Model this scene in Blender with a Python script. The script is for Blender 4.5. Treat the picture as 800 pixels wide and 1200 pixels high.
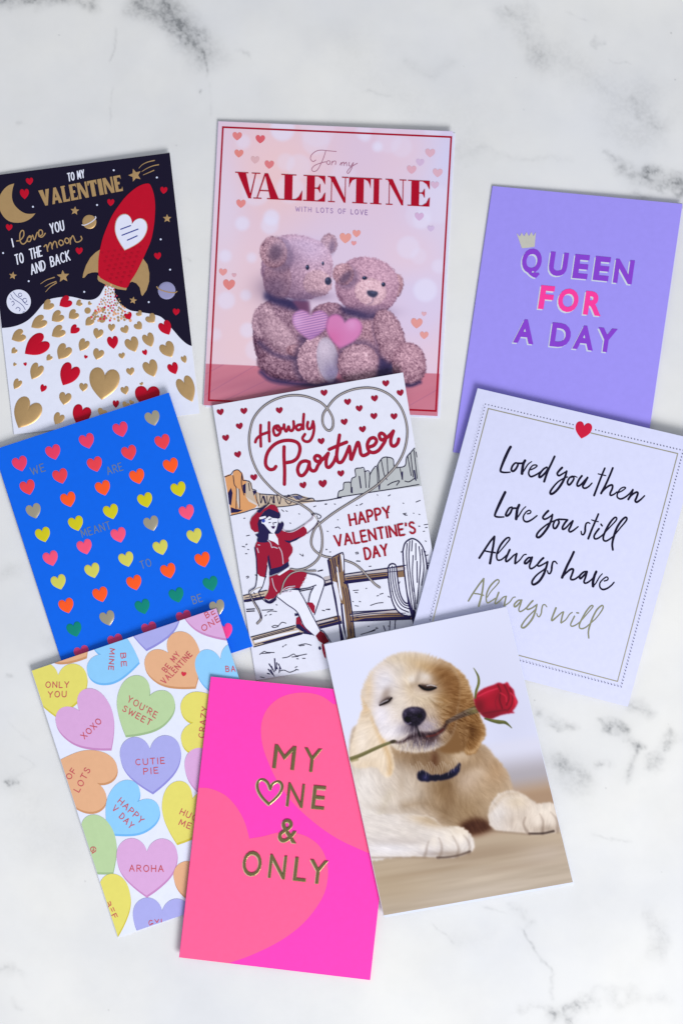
import bpy, math, random
import numpy as np
from mathutils import Vector
from mathutils.geometry import delaunay_2d_cdt

random.seed(7)
RNG = np.random.default_rng(11)
for o in list(bpy.data.objects):
    bpy.data.objects.remove(o)
scene = bpy.context.scene
COL = scene.collection

# ---------------------------------------------------------------- camera, world, window light, exposure
S = 0.000557           # metres of table per reference unit (a 5 x 7 inch card is about 228 units wide)
CAM_H = 1.15           # camera height above the table
cam_data = bpy.data.cameras.new("camera")
cam = bpy.data.objects.new("camera", cam_data)
COL.objects.link(cam)
cam.location = (0, 0, CAM_H)
cam.rotation_euler = (0, 0, 0)
cam_data.sensor_fit = 'VERTICAL'
cam_data.sensor_height = 24.0
cam_data.lens = 24.0 * CAM_H / (1200 * S)
cam_data.clip_start = 0.05
cam_data.clip_end = 20
scene.camera = cam

world = bpy.data.worlds.new("World")
scene.world = world
world.use_nodes = True
wb = world.node_tree.nodes['Background']
wb.inputs[0].default_value = (0.93, 0.965, 1.0, 1)
wb.inputs[1].default_value = 0.49

win = bpy.data.lights.new("window_light", 'AREA')
win.shape = 'RECTANGLE'
win.size = 1.7
win.size_y = 1.2
win.energy = 102
win.color = (1.0, 0.985, 0.96)
wo = bpy.data.objects.new("window_light", win)
COL.objects.link(wo)
wo.location = (1.15, -2.2, 1.7)
wo.rotation_euler = (Vector((0, 0.02, 0)) - wo.location).to_track_quat('-Z', 'Y').to_euler()

scene.view_settings.view_transform = 'Standard'
scene.view_settings.look = 'None'
scene.view_settings.exposure = 0.0
scene.view_settings.gamma = 1.0

# ---------------------------------------------------------------- materials
def lin(c):
    c = np.asarray(c, dtype=float) / 255.0
    return np.where(c <= 0.04045, c / 12.92, ((c + 0.055) / 1.055) ** 2.4)

_mats = {}
def mat(name, rgb, rough=0.5, metal=0.0, coat=0.0, bump=0.06, scale=900.0, mottle=0.045, spec=0.13):
    key = (name, tuple(rgb), rough, metal)
    if key in _mats:
        return _mats[key]
    m = bpy.data.materials.new(name)
    m.use_nodes = True
    nt = m.node_tree
    b = nt.nodes['Principled BSDF']
    r, g, bl = lin(rgb)
    tc = nt.nodes.new('ShaderNodeTexCoord')
    n = nt.nodes.new('ShaderNodeTexNoise')
    n.inputs['Scale'].default_value = scale
    n.inputs['Detail'].default_value = 3
    nt.links.new(tc.outputs['Object'], n.inputs['Vector'])
    n2 = nt.nodes.new('ShaderNodeTexNoise')
    n2.inputs['Scale'].default_value = 260
    n2.inputs['Detail'].default_value = 4
    nt.links.new(tc.outputs['Object'], n2.inputs['Vector'])
    mr = nt.nodes.new('ShaderNodeMapRange')
    mr.inputs['To Min'].default_value = 1 - mottle
    mr.inputs['To Max'].default_value = 1 + mottle
    nt.links.new(n2.outputs['Fac'], mr.inputs['Value'])
    mx = nt.nodes.new('ShaderNodeVectorMath')
    mx.operation = 'SCALE'
    mx.inputs[0].default_value = (r, g, bl)
    nt.links.new(mr.outputs[0], mx.inputs['Scale'])
    nt.links.new(mx.outputs[0], b.inputs['Base Color'])
    bp = nt.nodes.new('ShaderNodeBump')
    bp.inputs['Strength'].default_value = bump
    bp.inputs['Distance'].default_value = 0.0002
    nt.links.new(n.outputs['Fac'], bp.inputs['Height'])
    nt.links.new(bp.outputs[0], b.inputs['Normal'])
    b.inputs['Roughness'].default_value = rough
    b.inputs['Metallic'].default_value = metal
    b.inputs['Specular IOR Level'].default_value = spec
    b.inputs['Coat Weight'].default_value = coat
    b.inputs['Coat Roughness'].default_value = 0.25
    _mats[key] = m
    return m

def print_mat():
    m = bpy.data.materials.new("photo_print")
    m.use_nodes = True
    nt = m.node_tree
    b = nt.nodes['Principled BSDF']
    a = nt.nodes.new('ShaderNodeAttribute')
    a.attribute_name = 'ink'
    nt.links.new(a.outputs['Color'], b.inputs['Base Color'])
    b.inputs['Roughness'].default_value = 0.42
    b.inputs['Specular IOR Level'].default_value = 0.18
    return m

def foil(name, rgb, rough=0.3):
    return mat(name, rgb, rough=rough, metal=1.0, bump=0.10, scale=500, mottle=0.06)

GOLD = foil("gold_foil", (214, 178, 128), 0.5)
GOLD_DARK = foil("antique_gold_foil", (146, 132, 92), 0.3)
GOLD_LIT_EDGE = foil("antique_gold_lit_edge", (216, 206, 168), 0.4)  # lighter copy of the antique foil: light on the bevels put into colour
GOLD_PALE = foil("pale_gold_foil", (215, 212, 190), 0.28)
SILVER = foil("silver_foil", (232, 236, 240), 0.3)
EDGE = mat("card_edge", (214, 214, 216), 0.8)
PRINT = print_mat()

# ---------------------------------------------------------------- 2-D shape helpers (reference units, y down)
def A(p): return np.asarray(p, dtype=float)

def Z(ox, oy, s, pts):
    return [(ox + x / s, oy + y / s) for x, y in pts]

def catmull(pts, n=8, closed=False):
    p = A(pts)
    if len(p) < 3 and not closed:
        t = np.linspace(0, 1, n + 1)[:, None]
        return p[0] * (1 - t) + p[-1] * t
    N = len(p)
    out = []
    segs = N if closed else N - 1
    for i in range(segs):
        if closed:
            p0, p1, p2, p3 = p[(i - 1) % N], p[i], p[(i + 1) % N], p[(i + 2) % N]
        else:
            p1, p2 = p[i], p[i + 1]
            p0 = p[i - 1] if i > 0 else 2 * p1 - p2
            p3 = p[i + 2] if i + 2 < N else 2 * p2 - p1
        for k in range(n):
            t = k / n
            out.append(0.5 * ((2 * p1) + (-p0 + p2) * t + (2 * p0 - 5 * p1 + 4 * p2 - p3) * t * t + (-p0 + 3 * p1 - 3 * p2 + p3) * t ** 3))
    if not closed:
        out.append(p[-1])
    return A(out)

def heart_unit(n=36):
    half = [(0, .27), (.035, .36), (.10, .44), (.19, .49), (.29, .495), (.39, .45), (.465, .36), (.5, .24), (.492, .10), (.45, -.04), (.375, -.165), (.27, -.28), (.14, -.395), (0, -.5)]
    R = catmull(half, 10)
    d = np.concatenate([[0], np.cumsum(np.hypot(*np.diff(R, axis=0).T))]) / 1.0
    k = max(6, n // 2)
    t = np.linspace(0, d[-1], k + 1)
    r = np.stack([np.interp(t, d, R[:, 0]), np.interp(t, d, R[:, 1])], 1)
    left = r[1:-1][::-1] * A((-1, 1))
    return np.concatenate([r, left])       # box -0.5..0.5, y up

def heart(cx, cy, w, h=None, rot=0.0, n=36):
    """rot in degrees, positive turns clockwise on the page"""
    h = h or w * 0.95
    q = heart_unit(n)
    x, y = q[:, 0] * w, -q[:, 1] * h
    a = math.radians(rot)
    return np.stack([cx + x * math.cos(a) - y * math.sin(a), cy + x * math.sin(a) + y * math.cos(a)], 1)

def heart_tt(tip, top, w, n=40, wob=0.0):
    tip, top = A(tip), A(top)
    ax = top - tip
    L = np.hypot(*ax)
    ux = ax / L
    sx = A((-ux[1], ux[0]))
    q = heart_unit(n)
    L *= 1.07
    c = tip + ux * L / 2
    return c + np.outer(q[:, 0] * w * (1 + wob * q[:, 1]), sx) + np.outer(q[:, 1] * L, ux)

def ellipse(cx, cy, rx, ry=None, rot=0, n=28):
    ry = ry or rx
    t = np.linspace(0, 2 * math.pi, n, endpoint=False)
    a = math.radians(rot)
    x, y = rx * np.cos(t), ry * np.sin(t)
    return np.stack([cx + x * math.cos(a) - y * math.sin(a), cy + x * math.sin(a) + y * math.cos(a)], 1)

def star(cx, cy, r, rot=0, inner=0.45):
    pts = []
    for i in range(10):
        a = math.radians(rot - 90 + 36 * i)
        rr = r if i % 2 == 0 else r * inner
        pts.append((cx + rr * math.cos(a), cy + rr * math.sin(a)))
    return A(pts)

def clip_convex(poly, quad):
    poly = [tuple(p) for p in poly]
    q = A(quad)
    area = sum(q[i][0] * q[(i + 1) % 4][1] - q[(i + 1) % 4][0] * q[i][1] for i in range(4))
    sg = 1 if area > 0 else -1
    for i in range(4):
        a, b = q[i], q[(i + 1) % 4]
        def side(p): return sg * ((b[0] - a[0]) * (p[1] - a[1]) - (b[1] - a[1]) * (p[0] - a[0]))
        out = []
        for k in range(len(poly)):
            p, r = poly[k], poly[(k + 1) % len(poly)]
            sp, sr = side(p), side(r)
            if sp >= 0: out.append(p)
            if (sp >= 0) != (sr >= 0):
                t = sp / (sp - sr)
                out.append((p[0] + (r[0] - p[0]) * t, p[1] + (r[1] - p[1]) * t))
        poly = out
        if len(poly) < 3: return []
    return poly

def densify(poly, step):
    out = []
    n = len(poly)
    for i in range(n):
        a, b = A(poly[i]), A(poly[(i + 1) % n])
        k = max(1, int(math.ceil(np.hypot(*(b - a)) / step)))
        for j in range(k):
            p = a + (b - a) * j / k
            if not out or np.hypot(*(p - out[-1])) > 1e-3:
                out.append(p)
    if len(out) > 1 and np.hypot(*(out[0] - out[-1])) < 1e-3: out.pop()
    return A(out)

def inside(poly, X, Y):
    res = np.zeros(np.shape(X), bool)
    p = A(poly)
    for i in range(len(p)):
        x1, y1 = p[i]; x2, y2 = p[i - 1]
        if y1 == y2: continue
        c = ((y1 > Y) != (y2 > Y)) & (X < (x2 - x1) * (Y - y1) / (y2 - y1) + x1)
        res ^= c
    return res

# ---------------------------------------------------------------- the card: a folded sheet lying at its own height and tilt
TH = 0.34   # sheet thickness, mm
CARDS = []
def bil(c, u, v):
    return (c[0] * (1 - u) + c[1] * u) * (1 - v) + (c[3] * (1 - u) + c[2] * u) * v

class Card:
    def __init__(s, name, label, corners, zb, gap, paper, bulge=0.3, fold='left', back_shift=(0, 0), edge=None, curl=0.0):
        s.c = A(corners)
        s.zb, s.gap, s.bulge, s.curl = zb, gap, bulge, curl
        ctr = s.c.mean(0)
        z0 = 0.0
        e = s.c[1] - s.c[0]
        s.ang = math.atan2(-e[1], e[0])
        s.org = A(((ctr[0] - 400) * S, (600 - ctr[1]) * S, z0))
        s.root = bpy.data.objects.new(name, None)
        s.root.empty_display_size = 0.02
        COL.objects.link(s.root)
        s.root.location = s.org
        s.root.rotation_euler = (0, 0, s.ang)
        s.root['label'] = label
        s.root['category'] = 'greeting card'
        s.root['group'] = "valentine cards laid out on the marble"
        s.k = 0
        CARDS.append(s)
        s.panels(paper, edge or EDGE, fold, back_shift)
    def uv(s, P):
        P = A(P); a, b, d, c_ = s.c[0], s.c[1], s.c[3], s.c[2]
        u = np.full(len(P), 0.5); v = np.full(len(P), 0.5)
        for _ in range(8):
            q = (np.outer((1 - u) * (1 - v), a) + np.outer(u * (1 - v), b) + np.outer(u * v, c_) + np.outer((1 - u) * v, d)) - P
            du = np.outer(1 - v, b - a) + np.outer(v, c_ - d)
            dv = np.outer(1 - u, d - a) + np.outer(u, c_ - b)
            det = du[:, 0] * dv[:, 1] - du[:, 1] * dv[:, 0]
            u = u - (q[:, 0] * dv[:, 1] - q[:, 1] * dv[:, 0]) / det
            v = v - (du[:, 0] * q[:, 1] - du[:, 1] * q[:, 0]) / det
        return u, v
    def bottom(s, u, v): return bil(s.zb, u, v)
    def top(s, u, v):
        uc, vc = np.clip(u, 0, 1), np.clip(v, 0, 1)
        return bil(s.zb, u, v) + 2 * TH + bil(s.gap, u, v) + s.bulge * np.sin(math.pi * uc) * (0.6 + 0.4 * np.sin(math.pi * vc)) + s.curl * uc ** 3 * np.cos(2.2 * vc)
    def place(s, P, zmm):
        z = zmm * 0.001
        k = S * (1 - z / CAM_H)
        X = (P[:, 0] - 400) * k - s.org[0]
        Y = (600 - P[:, 1]) * k - s.org[1]
        ca, sa = math.cos(-s.ang), math.sin(-s.ang)
        return np.stack([X * ca - Y * sa, X * sa + Y * ca, z - s.org[2]], 1)
    def mesh(s, name, P, lift, faces, m, parent=None, smooth=False, label=None, z=None):
        P = A(P)
        if z is None:
            u, v = s.uv(P)
            z = s.top(u, v) + lift
        co = s.place(P, z)
        me = bpy.data.meshes.new(name)
        me.from_pydata(co.tolist(), [], [tuple(int(i) for i in f) for f in faces])
        me.materials.append(m)
        if smooth: me.shade_smooth()
        o = bpy.data.objects.new(name, me)
        COL.objects.link(o)
        o.parent = parent or s.root
        if label: o['label'] = label
        return o
    def slab(s, name, corners, zfun_top, m, nu=20, nv=24):
        c = A(corners)
        us, vs = np.meshgrid(np.linspace(0, 1, nu + 1), np.linspace(0, 1, nv + 1))
        us, vs = us.ravel(), vs.ravel()
        P = np.outer((1 - us) * (1 - vs), c[0]) + np.outer(us * (1 - vs), c[1]) + np.outer(us * vs, c[2]) + np.outer((1 - us) * vs, c[3])
        zt = zfun_top(us, vs)
        n = len(us)
        P2 = np.concatenate([P, P]); z2 = np.concatenate([zt, zt - TH])
        W = nu + 1
        F = []
        for j in range(nv):
            for i in range(nu):
                a = j * W + i
                F.append((a, a + W, a + W + 1, a + 1))
                F.append((n + a, n + a + 1, n + a + W + 1, n + a + W))
        ring = [i for i in range(W)] + [j * W + nu for j in range(1, nv + 1)] + [nv * W + i for i in range(nu - 1, -1, -1)] + [j * W for j in range(nv - 1, 0, -1)]
        for k in range(len(ring)):
            a, b = ring[k], ring[(k + 1) % len(ring)]
            F.append((a, b, n + b, n + a))
        return s.mesh(name, P2, 0, F, m, z=z2)
    def panels(s, paper, edge, fold, back_shift):
        s.front = s.slab('front_panel', s.c, s.top, paper)
        bc = s.c + A(back_shift)
        s.back = s.slab('back_panel', bc, lambda u, v: s.bottom(u, v) + TH + 0.02, edge)
        # the fold joining the two sheets
        a, b = (0, 3) if fold == 'left' else (0, 1)
        n = 24
        P, z, F = [], [], []
        for i in range(n + 1):
            t = i / n
            u, v = (0.0, t) if fold == 'left' else (t, 0.0)
            base = s.c[a] * (1 - t) + s.c[b] * t
            inward = (s.c[1] - s.c[0]) if fold == 'left' else (s.c[3] - s.c[0])
            inward = inward / np.hypot(*inward)
            zt = float(s.top(np.array([u]), np.array([v]))[0]); zb = float(s.bottom(u, v))
            for k in range(7):
                th = math.pi * k / 6
                P.append(base - inward * 0.55 * math.sin(th)); z.append((zt + zb) / 2 + (zt - zb) / 2 * math.cos(th))
        for i in range(n):
            for k in range(6):
                q = i * 7 + k
                F.append((q, q + 1, q + 8, q + 7))
        s.mesh('fold', P, 0, F, paper, z=A(z), smooth=True)
    # ---- printed and raised pieces
    def nxt(s):
        s.k += 1
        return (s.k % 40) * 0.0015
    def fill(s, name, poly, m, lift=0.04, parent=None, clip=False, grid=7.0, label=None):
        if clip:
            poly = clip_convex(poly, s.c)
            if len(poly) < 3: return None
        poly = densify(poly, grid)
        x0, y0 = poly.min(0); x1, y1 = poly.max(0)
        extra = []
        if max(x1 - x0, y1 - y0) > grid * 2:
            gx, gy = np.meshgrid(np.arange(x0 + grid / 2, x1, grid), np.arange(y0 + grid / 2, y1, grid))
            g = np.stack([gx.ravel(), gy.ravel()], 1)
            keep = inside(poly, g[:, 0], g[:, 1])
            extra = g[keep].tolist()
        verts = [Vector(p) for p in poly.tolist()] + [Vector(p) for p in extra]
        r = delaunay_2d_cdt(verts, [], [list(range(len(poly)))], 1, 1e-4)
        P = A([tuple(v) for v in r[0]])
        F = []
        for f in r[2]:
            f = list(f)
            a, b, c = P[f[0]], P[f[1]], P[f[2]]
            if (b[0] - a[0]) * (c[1] - a[1]) - (b[1] - a[1]) * (c[0] - a[0]) > 0: f.reverse()
            F.append(f)
        if not F: return None
        return s.mesh(name, P, lift + s.nxt(), F, m, parent, label=label)
    def dome(s, name, poly, m, h=0.3, parent=None, centre=None, clip=False, lift=0.03, label=None, rings=((1, 0), (0.93, .55), (0.78, .85), (0.5, 1.0), (0.22, 1.04))):
        if clip:
            poly = clip_convex(poly, s.c)
            if len(poly) < 3: return None
        poly = A(poly)
        c = A(centre) if centre is not None else poly.mean(0)
        n = len(poly)
        P, L, F = [], [], []
        for sc, hh in rings:
            for p in poly:
                P.append(c + (p - c) * sc); L.append(lift + h * hh)
        P.append(c); L.append(lift + h * 1.05)
        ar = sum(poly[i][0] * poly[(i + 1) % n][1] - poly[(i + 1) % n][0] * poly[i][1] for i in range(n))
        R = len(rings)
        for r in range(R - 1):
            for i in range(n):
                j = (i + 1) % n
                q = (r * n + i, r * n + j, (r + 1) * n + j, (r + 1) * n + i)
                F.append(q if ar < 0 else q[::-1])
        for i in range(n):
            j = (i + 1) % n
            q = ((R - 1) * n + i, (R - 1) * n + j, len(P) - 1)
            F.append(q if ar < 0 else q[::-1])
        return s.mesh(name, P, A(L) + s.nxt(), F, m, parent, smooth=True, label=label)
    def ribbons(s, name, strokes, m, width=1.2, lift=0.05, h=0.0, parent=None, smooth_n=6, cap=True, label=None, curve=True, clip=False):
        """strokes: list of point lists (or (points, width) pairs) joined into ONE mesh"""
        P, L, F = [], [], []
        for si, st in enumerate(strokes):
            w = width
            if isinstance(st, tuple) and len(st) == 2 and isinstance(st[0], (list, np.ndarray)):
                st, w = st
            q = catmull(st, smooth_n) if curve else densify_open(st, 6.0)
            if clip:
                k = inside(s.c, q[:, 0], q[:, 1])
                q = q[k]
            if len(q) < 2: continue
            d = np.diff(q, axis=0); seg = np.hypot(d[:, 0], d[:, 1])
            q = q[np.concatenate([[True], seg > 1e-3])]
            if len(q) < 2: continue
            d = np.gradient(q, axis=0)
            d /= np.maximum(np.hypot(d[:, 0], d[:, 1]), 1e-6)[:, None]
            arc = np.concatenate([[0], np.cumsum(np.hypot(*np.diff(q, axis=0).T))])
            T = arc[-1]
            wl = np.interp(arc / T, np.linspace(0, 1, len(w)), w) if isinstance(w, (list, tuple)) else np.full(len(q), float(w))
            if cap:
                r0, r1 = wl[0] / 2, wl[-1] / 2
                ex0 = [q[0] - d[0] * r0 * k for k in (1, .85, .5)]
                ex1 = [q[-1] + d[-1] * r1 * k for k in (.5, .85, 1)]
                q = np.concatenate([ex0, q, ex1]); d = np.concatenate([[d[0]] * 3, d, [d[-1]] * 3])
                wl = np.concatenate([[wl[0] * .12, wl[0] * .53, wl[0] * .87], wl, [wl[-1] * .87, wl[-1] * .53, wl[-1] * .12]])
            nrm = np.stack([-d[:, 1], d[:, 0]], 1)
            prof = [(-1, 0), (1, 0)] if h == 0 else [(-1, 0), (-.62, 1), (.62, 1), (1, 0)]
            base = len(P); W = len(prof); n = len(q)
            for i in range(n):
                for k, (a, b) in enumerate(prof):
                    P.append(q[i] + nrm[i] * wl[i] / 2 * a)
                    L.append(lift + h * b + si * 0.004 + 0.02 * i / n)
            for i in range(n - 1):
                for k in range(W - 1):
                    a = base + i * W + k
                    F.append((a, a + 1, a + W + 1, a + W)[::-1])
        return s.mesh(name, P, A(L) + s.nxt(), fix(P, F), m, parent, smooth=False, label=label)
    def polys(s, name, plist, m, lift=0.05, h=0.0, parent=None, label=None):
        """small convex polygons joined into ONE mesh, raised by h"""
        P, L, F = [], [], []
        for i, p in enumerate(plist):
            b = len(P); n = len(p); l = lift + i * 0.004 + h
            P += [tuple(q) for q in p]; L += [l] * n
            F.append(tuple(range(b, b + n)))
            if h > 0:
                P += [tuple(q) for q in p]; L += [lift * 0.5] * n
                for k in range(n):
                    F.append((b + k, b + (k + 1) % n, b + n + (k + 1) % n, b + n + k))
        return s.mesh(name, P, A(L) + s.nxt(), fix(P, F), m, parent, label=label)
    def text(s, name, string, bl, br, up, m, lift=0.05, weight=0.0, extrude=0.0, bevel=0.0, parent=None, label=None, shift=(0, 0), space=1.0):
        V, faces = glyphs(string, weight, extrude, bevel, space)
        x0, x1 = V[:, 0].min(), V[:, 0].max()
        y0, y1 = glyph_y(string, weight, V)
        nx = (V[:, 0] - x0) / (x1 - x0); ny = (V[:, 1] - y0) / (y1 - y0)
        bl, br, up = A(bl) + A(shift), A(br) + A(shift), A(up)
        P = bl + np.outer(nx, br - bl) + np.outer(ny, up)
        hgt = np.hypot(*up) * S * 1000 / (y1 - y0)       # mm per glyph unit
        L = lift + (V[:, 2] - V[:, 2].min()) * hgt * (0.6 if (extrude or bevel) else 0)
        return s.mesh(name, P, L + s.nxt(), faces, m, parent, label=label)

def fix(P, F):
    out = []
    for f in F:
        a = 0
        for i in range(len(f)):
            p, q = P[f[i]], P[f[(i + 1) % len(f)]]
            a += p[0] * q[1] - q[0] * p[1]
        out.append(f if a < 0 else f[::-1])
    return out

def densify_open(pts, step):
    out = [A(pts[0])]
    for i in range(len(pts) - 1):
        a, b = A(pts[i]), A(pts[i + 1])
        k = max(1, int(math.ceil(np.hypot(*(b - a)) / step)))
        for j in range(1, k + 1): out.append(a + (b - a) * j / k)
    return A(out)

_gl = {}
def glyphs(string, weight, extrude, bevel, space):
    key = (string, weight, extrude, bevel, space)
    if key not in _gl:
        cu = bpy.data.curves.new('t', 'FONT')
        cu.body = string
        cu.size = 1.0
        cu.offset = weight
        cu.extrude = extrude
        cu.bevel_depth = bevel
        cu.bevel_resolution = 1
        cu.resolution_u = 4
        cu.space_character = space
        o = bpy.data.objects.new('t', cu)
        COL.objects.link(o)
        dg = bpy.context.evaluated_depsgraph_get()
        me = bpy.data.meshes.new_from_object(o.evaluated_get(dg))
        V = np.array([v.co[:] for v in me.vertices])
        F = [tuple(p.vertices) for p in me.polygons]
        F = [f for f in F if not (V[list(f), 2].mean() < -1e-5)]
        bpy.data.objects.remove(o); bpy.data.curves.remove(cu); bpy.data.meshes.remove(me)
        _gl[key] = (V, F)
    return _gl[key]
def glyph_y(string, weight, V):
    if string[0] in "QCOSGJU&'" and len(string) == 1 and string != 'Q':
        return V[:, 1].min(), V[:, 1].max()
    R, _ = glyphs('H', weight, 0, 0, 1.0)
    return R[:, 1].min(), R[:, 1].max()

# ---- single-stroke capitals (x 0..w, y up 0..1)
def arc(cx, cy, rx, ry, a0, a1, n=7):
    return [(cx + rx * math.cos(math.radians(a0 + (a1 - a0) * i / n)), cy + ry * math.sin(math.radians(a0 + (a1 - a0) * i / n))) for i in range(n + 1)]
SF = {
 'A': (.62, [[(0, 0), (.31, 1)], [(.31, 1), (.62, 0)], [(.12, .36), (.5, .36)]]),
 'B': (.5, [[(0, 0), (0, 1)], [(0, 1)] + arc(.2, .76, .25, .24, 90, -90) + [(0, .52)], [(0, .52)] + arc(.24, .26, .26, .26, 90, -90) + [(0, 0)]]),
 'C': (.58, [arc(.32, .5, .32, .5, 50, 310)]),
 'D': (.56, [[(0, 0), (0, 1)], [(0, 1)] + arc(.16, .5, .4, .5, 90, -90) + [(0, 0)]]),
 'E': (.46, [[(0, 0), (0, 1)], [(0, 1), (.44, 1)], [(0, .52), (.38, .52)], [(0, 0), (.46, 0)]]),
 'F': (.46, [[(0, 0), (0, 1)], [(0, 1), (.44, 1)], [(0, .52), (.38, .52)]]),
 'G': (.6, [arc(.32, .5, .32, .5, 50, 350), [(.62, .42), (.36, .42)]]),
 'H': (.56, [[(0, 0), (0, 1)], [(.56, 0), (.56, 1)], [(0, .5), (.56, .5)]]),
 'I': (.04, [[(.02, 0), (.02, 1)]]),
 'K': (.52, [[(0, 0), (0, 1)], [(.5, 1), (0, .45)], [(.14, .58), (.52, 0)]]),
 'L': (.44, [[(0, 0), (0, 1)], [(0, 0), (.44, 0)]]),
 'M': (.72, [[(0, 0), (.06, 1)], [(.06, 1), (.36, .2)], [(.36, .2), (.66, 1)], [(.66, 1), (.72, 0)]]),
 'N': (.58, [[(0, 0), (0, 1)], [(0, 1), (.58, 0)], [(.58, 0), (.58, 1)]]),
 'O': (.66, [arc(.33, .5, .33, .5, 90, 450, 16)]),
 'P': (.5, [[(0, 0), (0, 1)], [(0, 1)] + arc(.22, .73, .27, .27, 90, -90) + [(0, .46)]]),
 'R': (.52, [[(0, 0), (0, 1)], [(0, 1)] + arc(.22, .74, .27, .26, 90, -90) + [(0, .48)], [(.2, .48), (.52, 0)]]),
 'S': (.48, [[(.44, .86), (.34, .98), (.18, 1), (.04, .88), (.04, .7), (.2, .56), (.36, .46), (.46, .3), (.42, .1), (.26, 0), (.1, .02), (0, .16)]]),
 'T': (.54, [[(.27, 0), (.27, 1)], [(0, 1), (.54, 1)]]),
 'U': (.56, [[(0, 1), (0, .35)] + arc(.28, .3, .28, .3, 180, 360) + [(.56, .35), (.56, 1)]]),
 'V': (.6, [[(0, 1), (.3, 0)], [(.3, 0), (.6, 1)]]),
 'W': (.84, [[(0, 1), (.2, 0)], [(.2, 0), (.42, .8)], [(.42, .8), (.64, 0)], [(.64, 0), (.84, 1)]]),
 'X': (.54, [[(0, 0), (.54, 1)], [(0, 1), (.54, 0)]]),
 'Y': (.58, [[(0, 1), (.29, .48)], [(.58, 1), (.29, .48)], [(.29, .48), (.29, 0)]]),
 'Z': (.54, [[(0, 1), (.54, 1)], [(.54, 1), (0, 0)], [(0, 0), (.54, 0)]]),
 "'": (.05, [[(.03, 1), (0, .76)]]),
 ' ': (.3, []),
}
def stroke_text(string, bl, br, up, gap=.26, jitter=0.0):
    """polylines of a word fitted between two base points"""
    x = 0; raw = []
    for ch in string:
        w, st = SF[ch]
        j = random.uniform(-jitter, jitter)
        for q in st: raw.append([(x + a, b + j) for a, b in q])
        x += w + gap
    x -= gap
    bl, br, up = A(bl), A(br), A(up)
    return [[tuple(bl + (br - bl) * (a / x) + up * b) for a, b in q] for q in raw]

# ---------------------------------------------------------------- painted prints: a fine grid of inked cells
def blur(a, sig):
    if sig <= 0: return a
    r = int(math.ceil(sig * 3)); k = np.exp(-0.5 * (np.arange(-r, r + 1) / sig) ** 2); k /= k.sum()
    p = np.pad(a, ((r, r), (0, 0)) + ((0, 0),) * (a.ndim - 2), mode='edge')
    a = sum(k[i] * p[i:i + a.shape[0]] for i in range(2 * r + 1))
    p = np.pad(a, ((0, 0), (r, r)) + ((0, 0),) * (a.ndim - 2), mode='edge')
    return sum(k[i] * p[:, i:i + a.shape[1]] for i in range(2 * r + 1))

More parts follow.
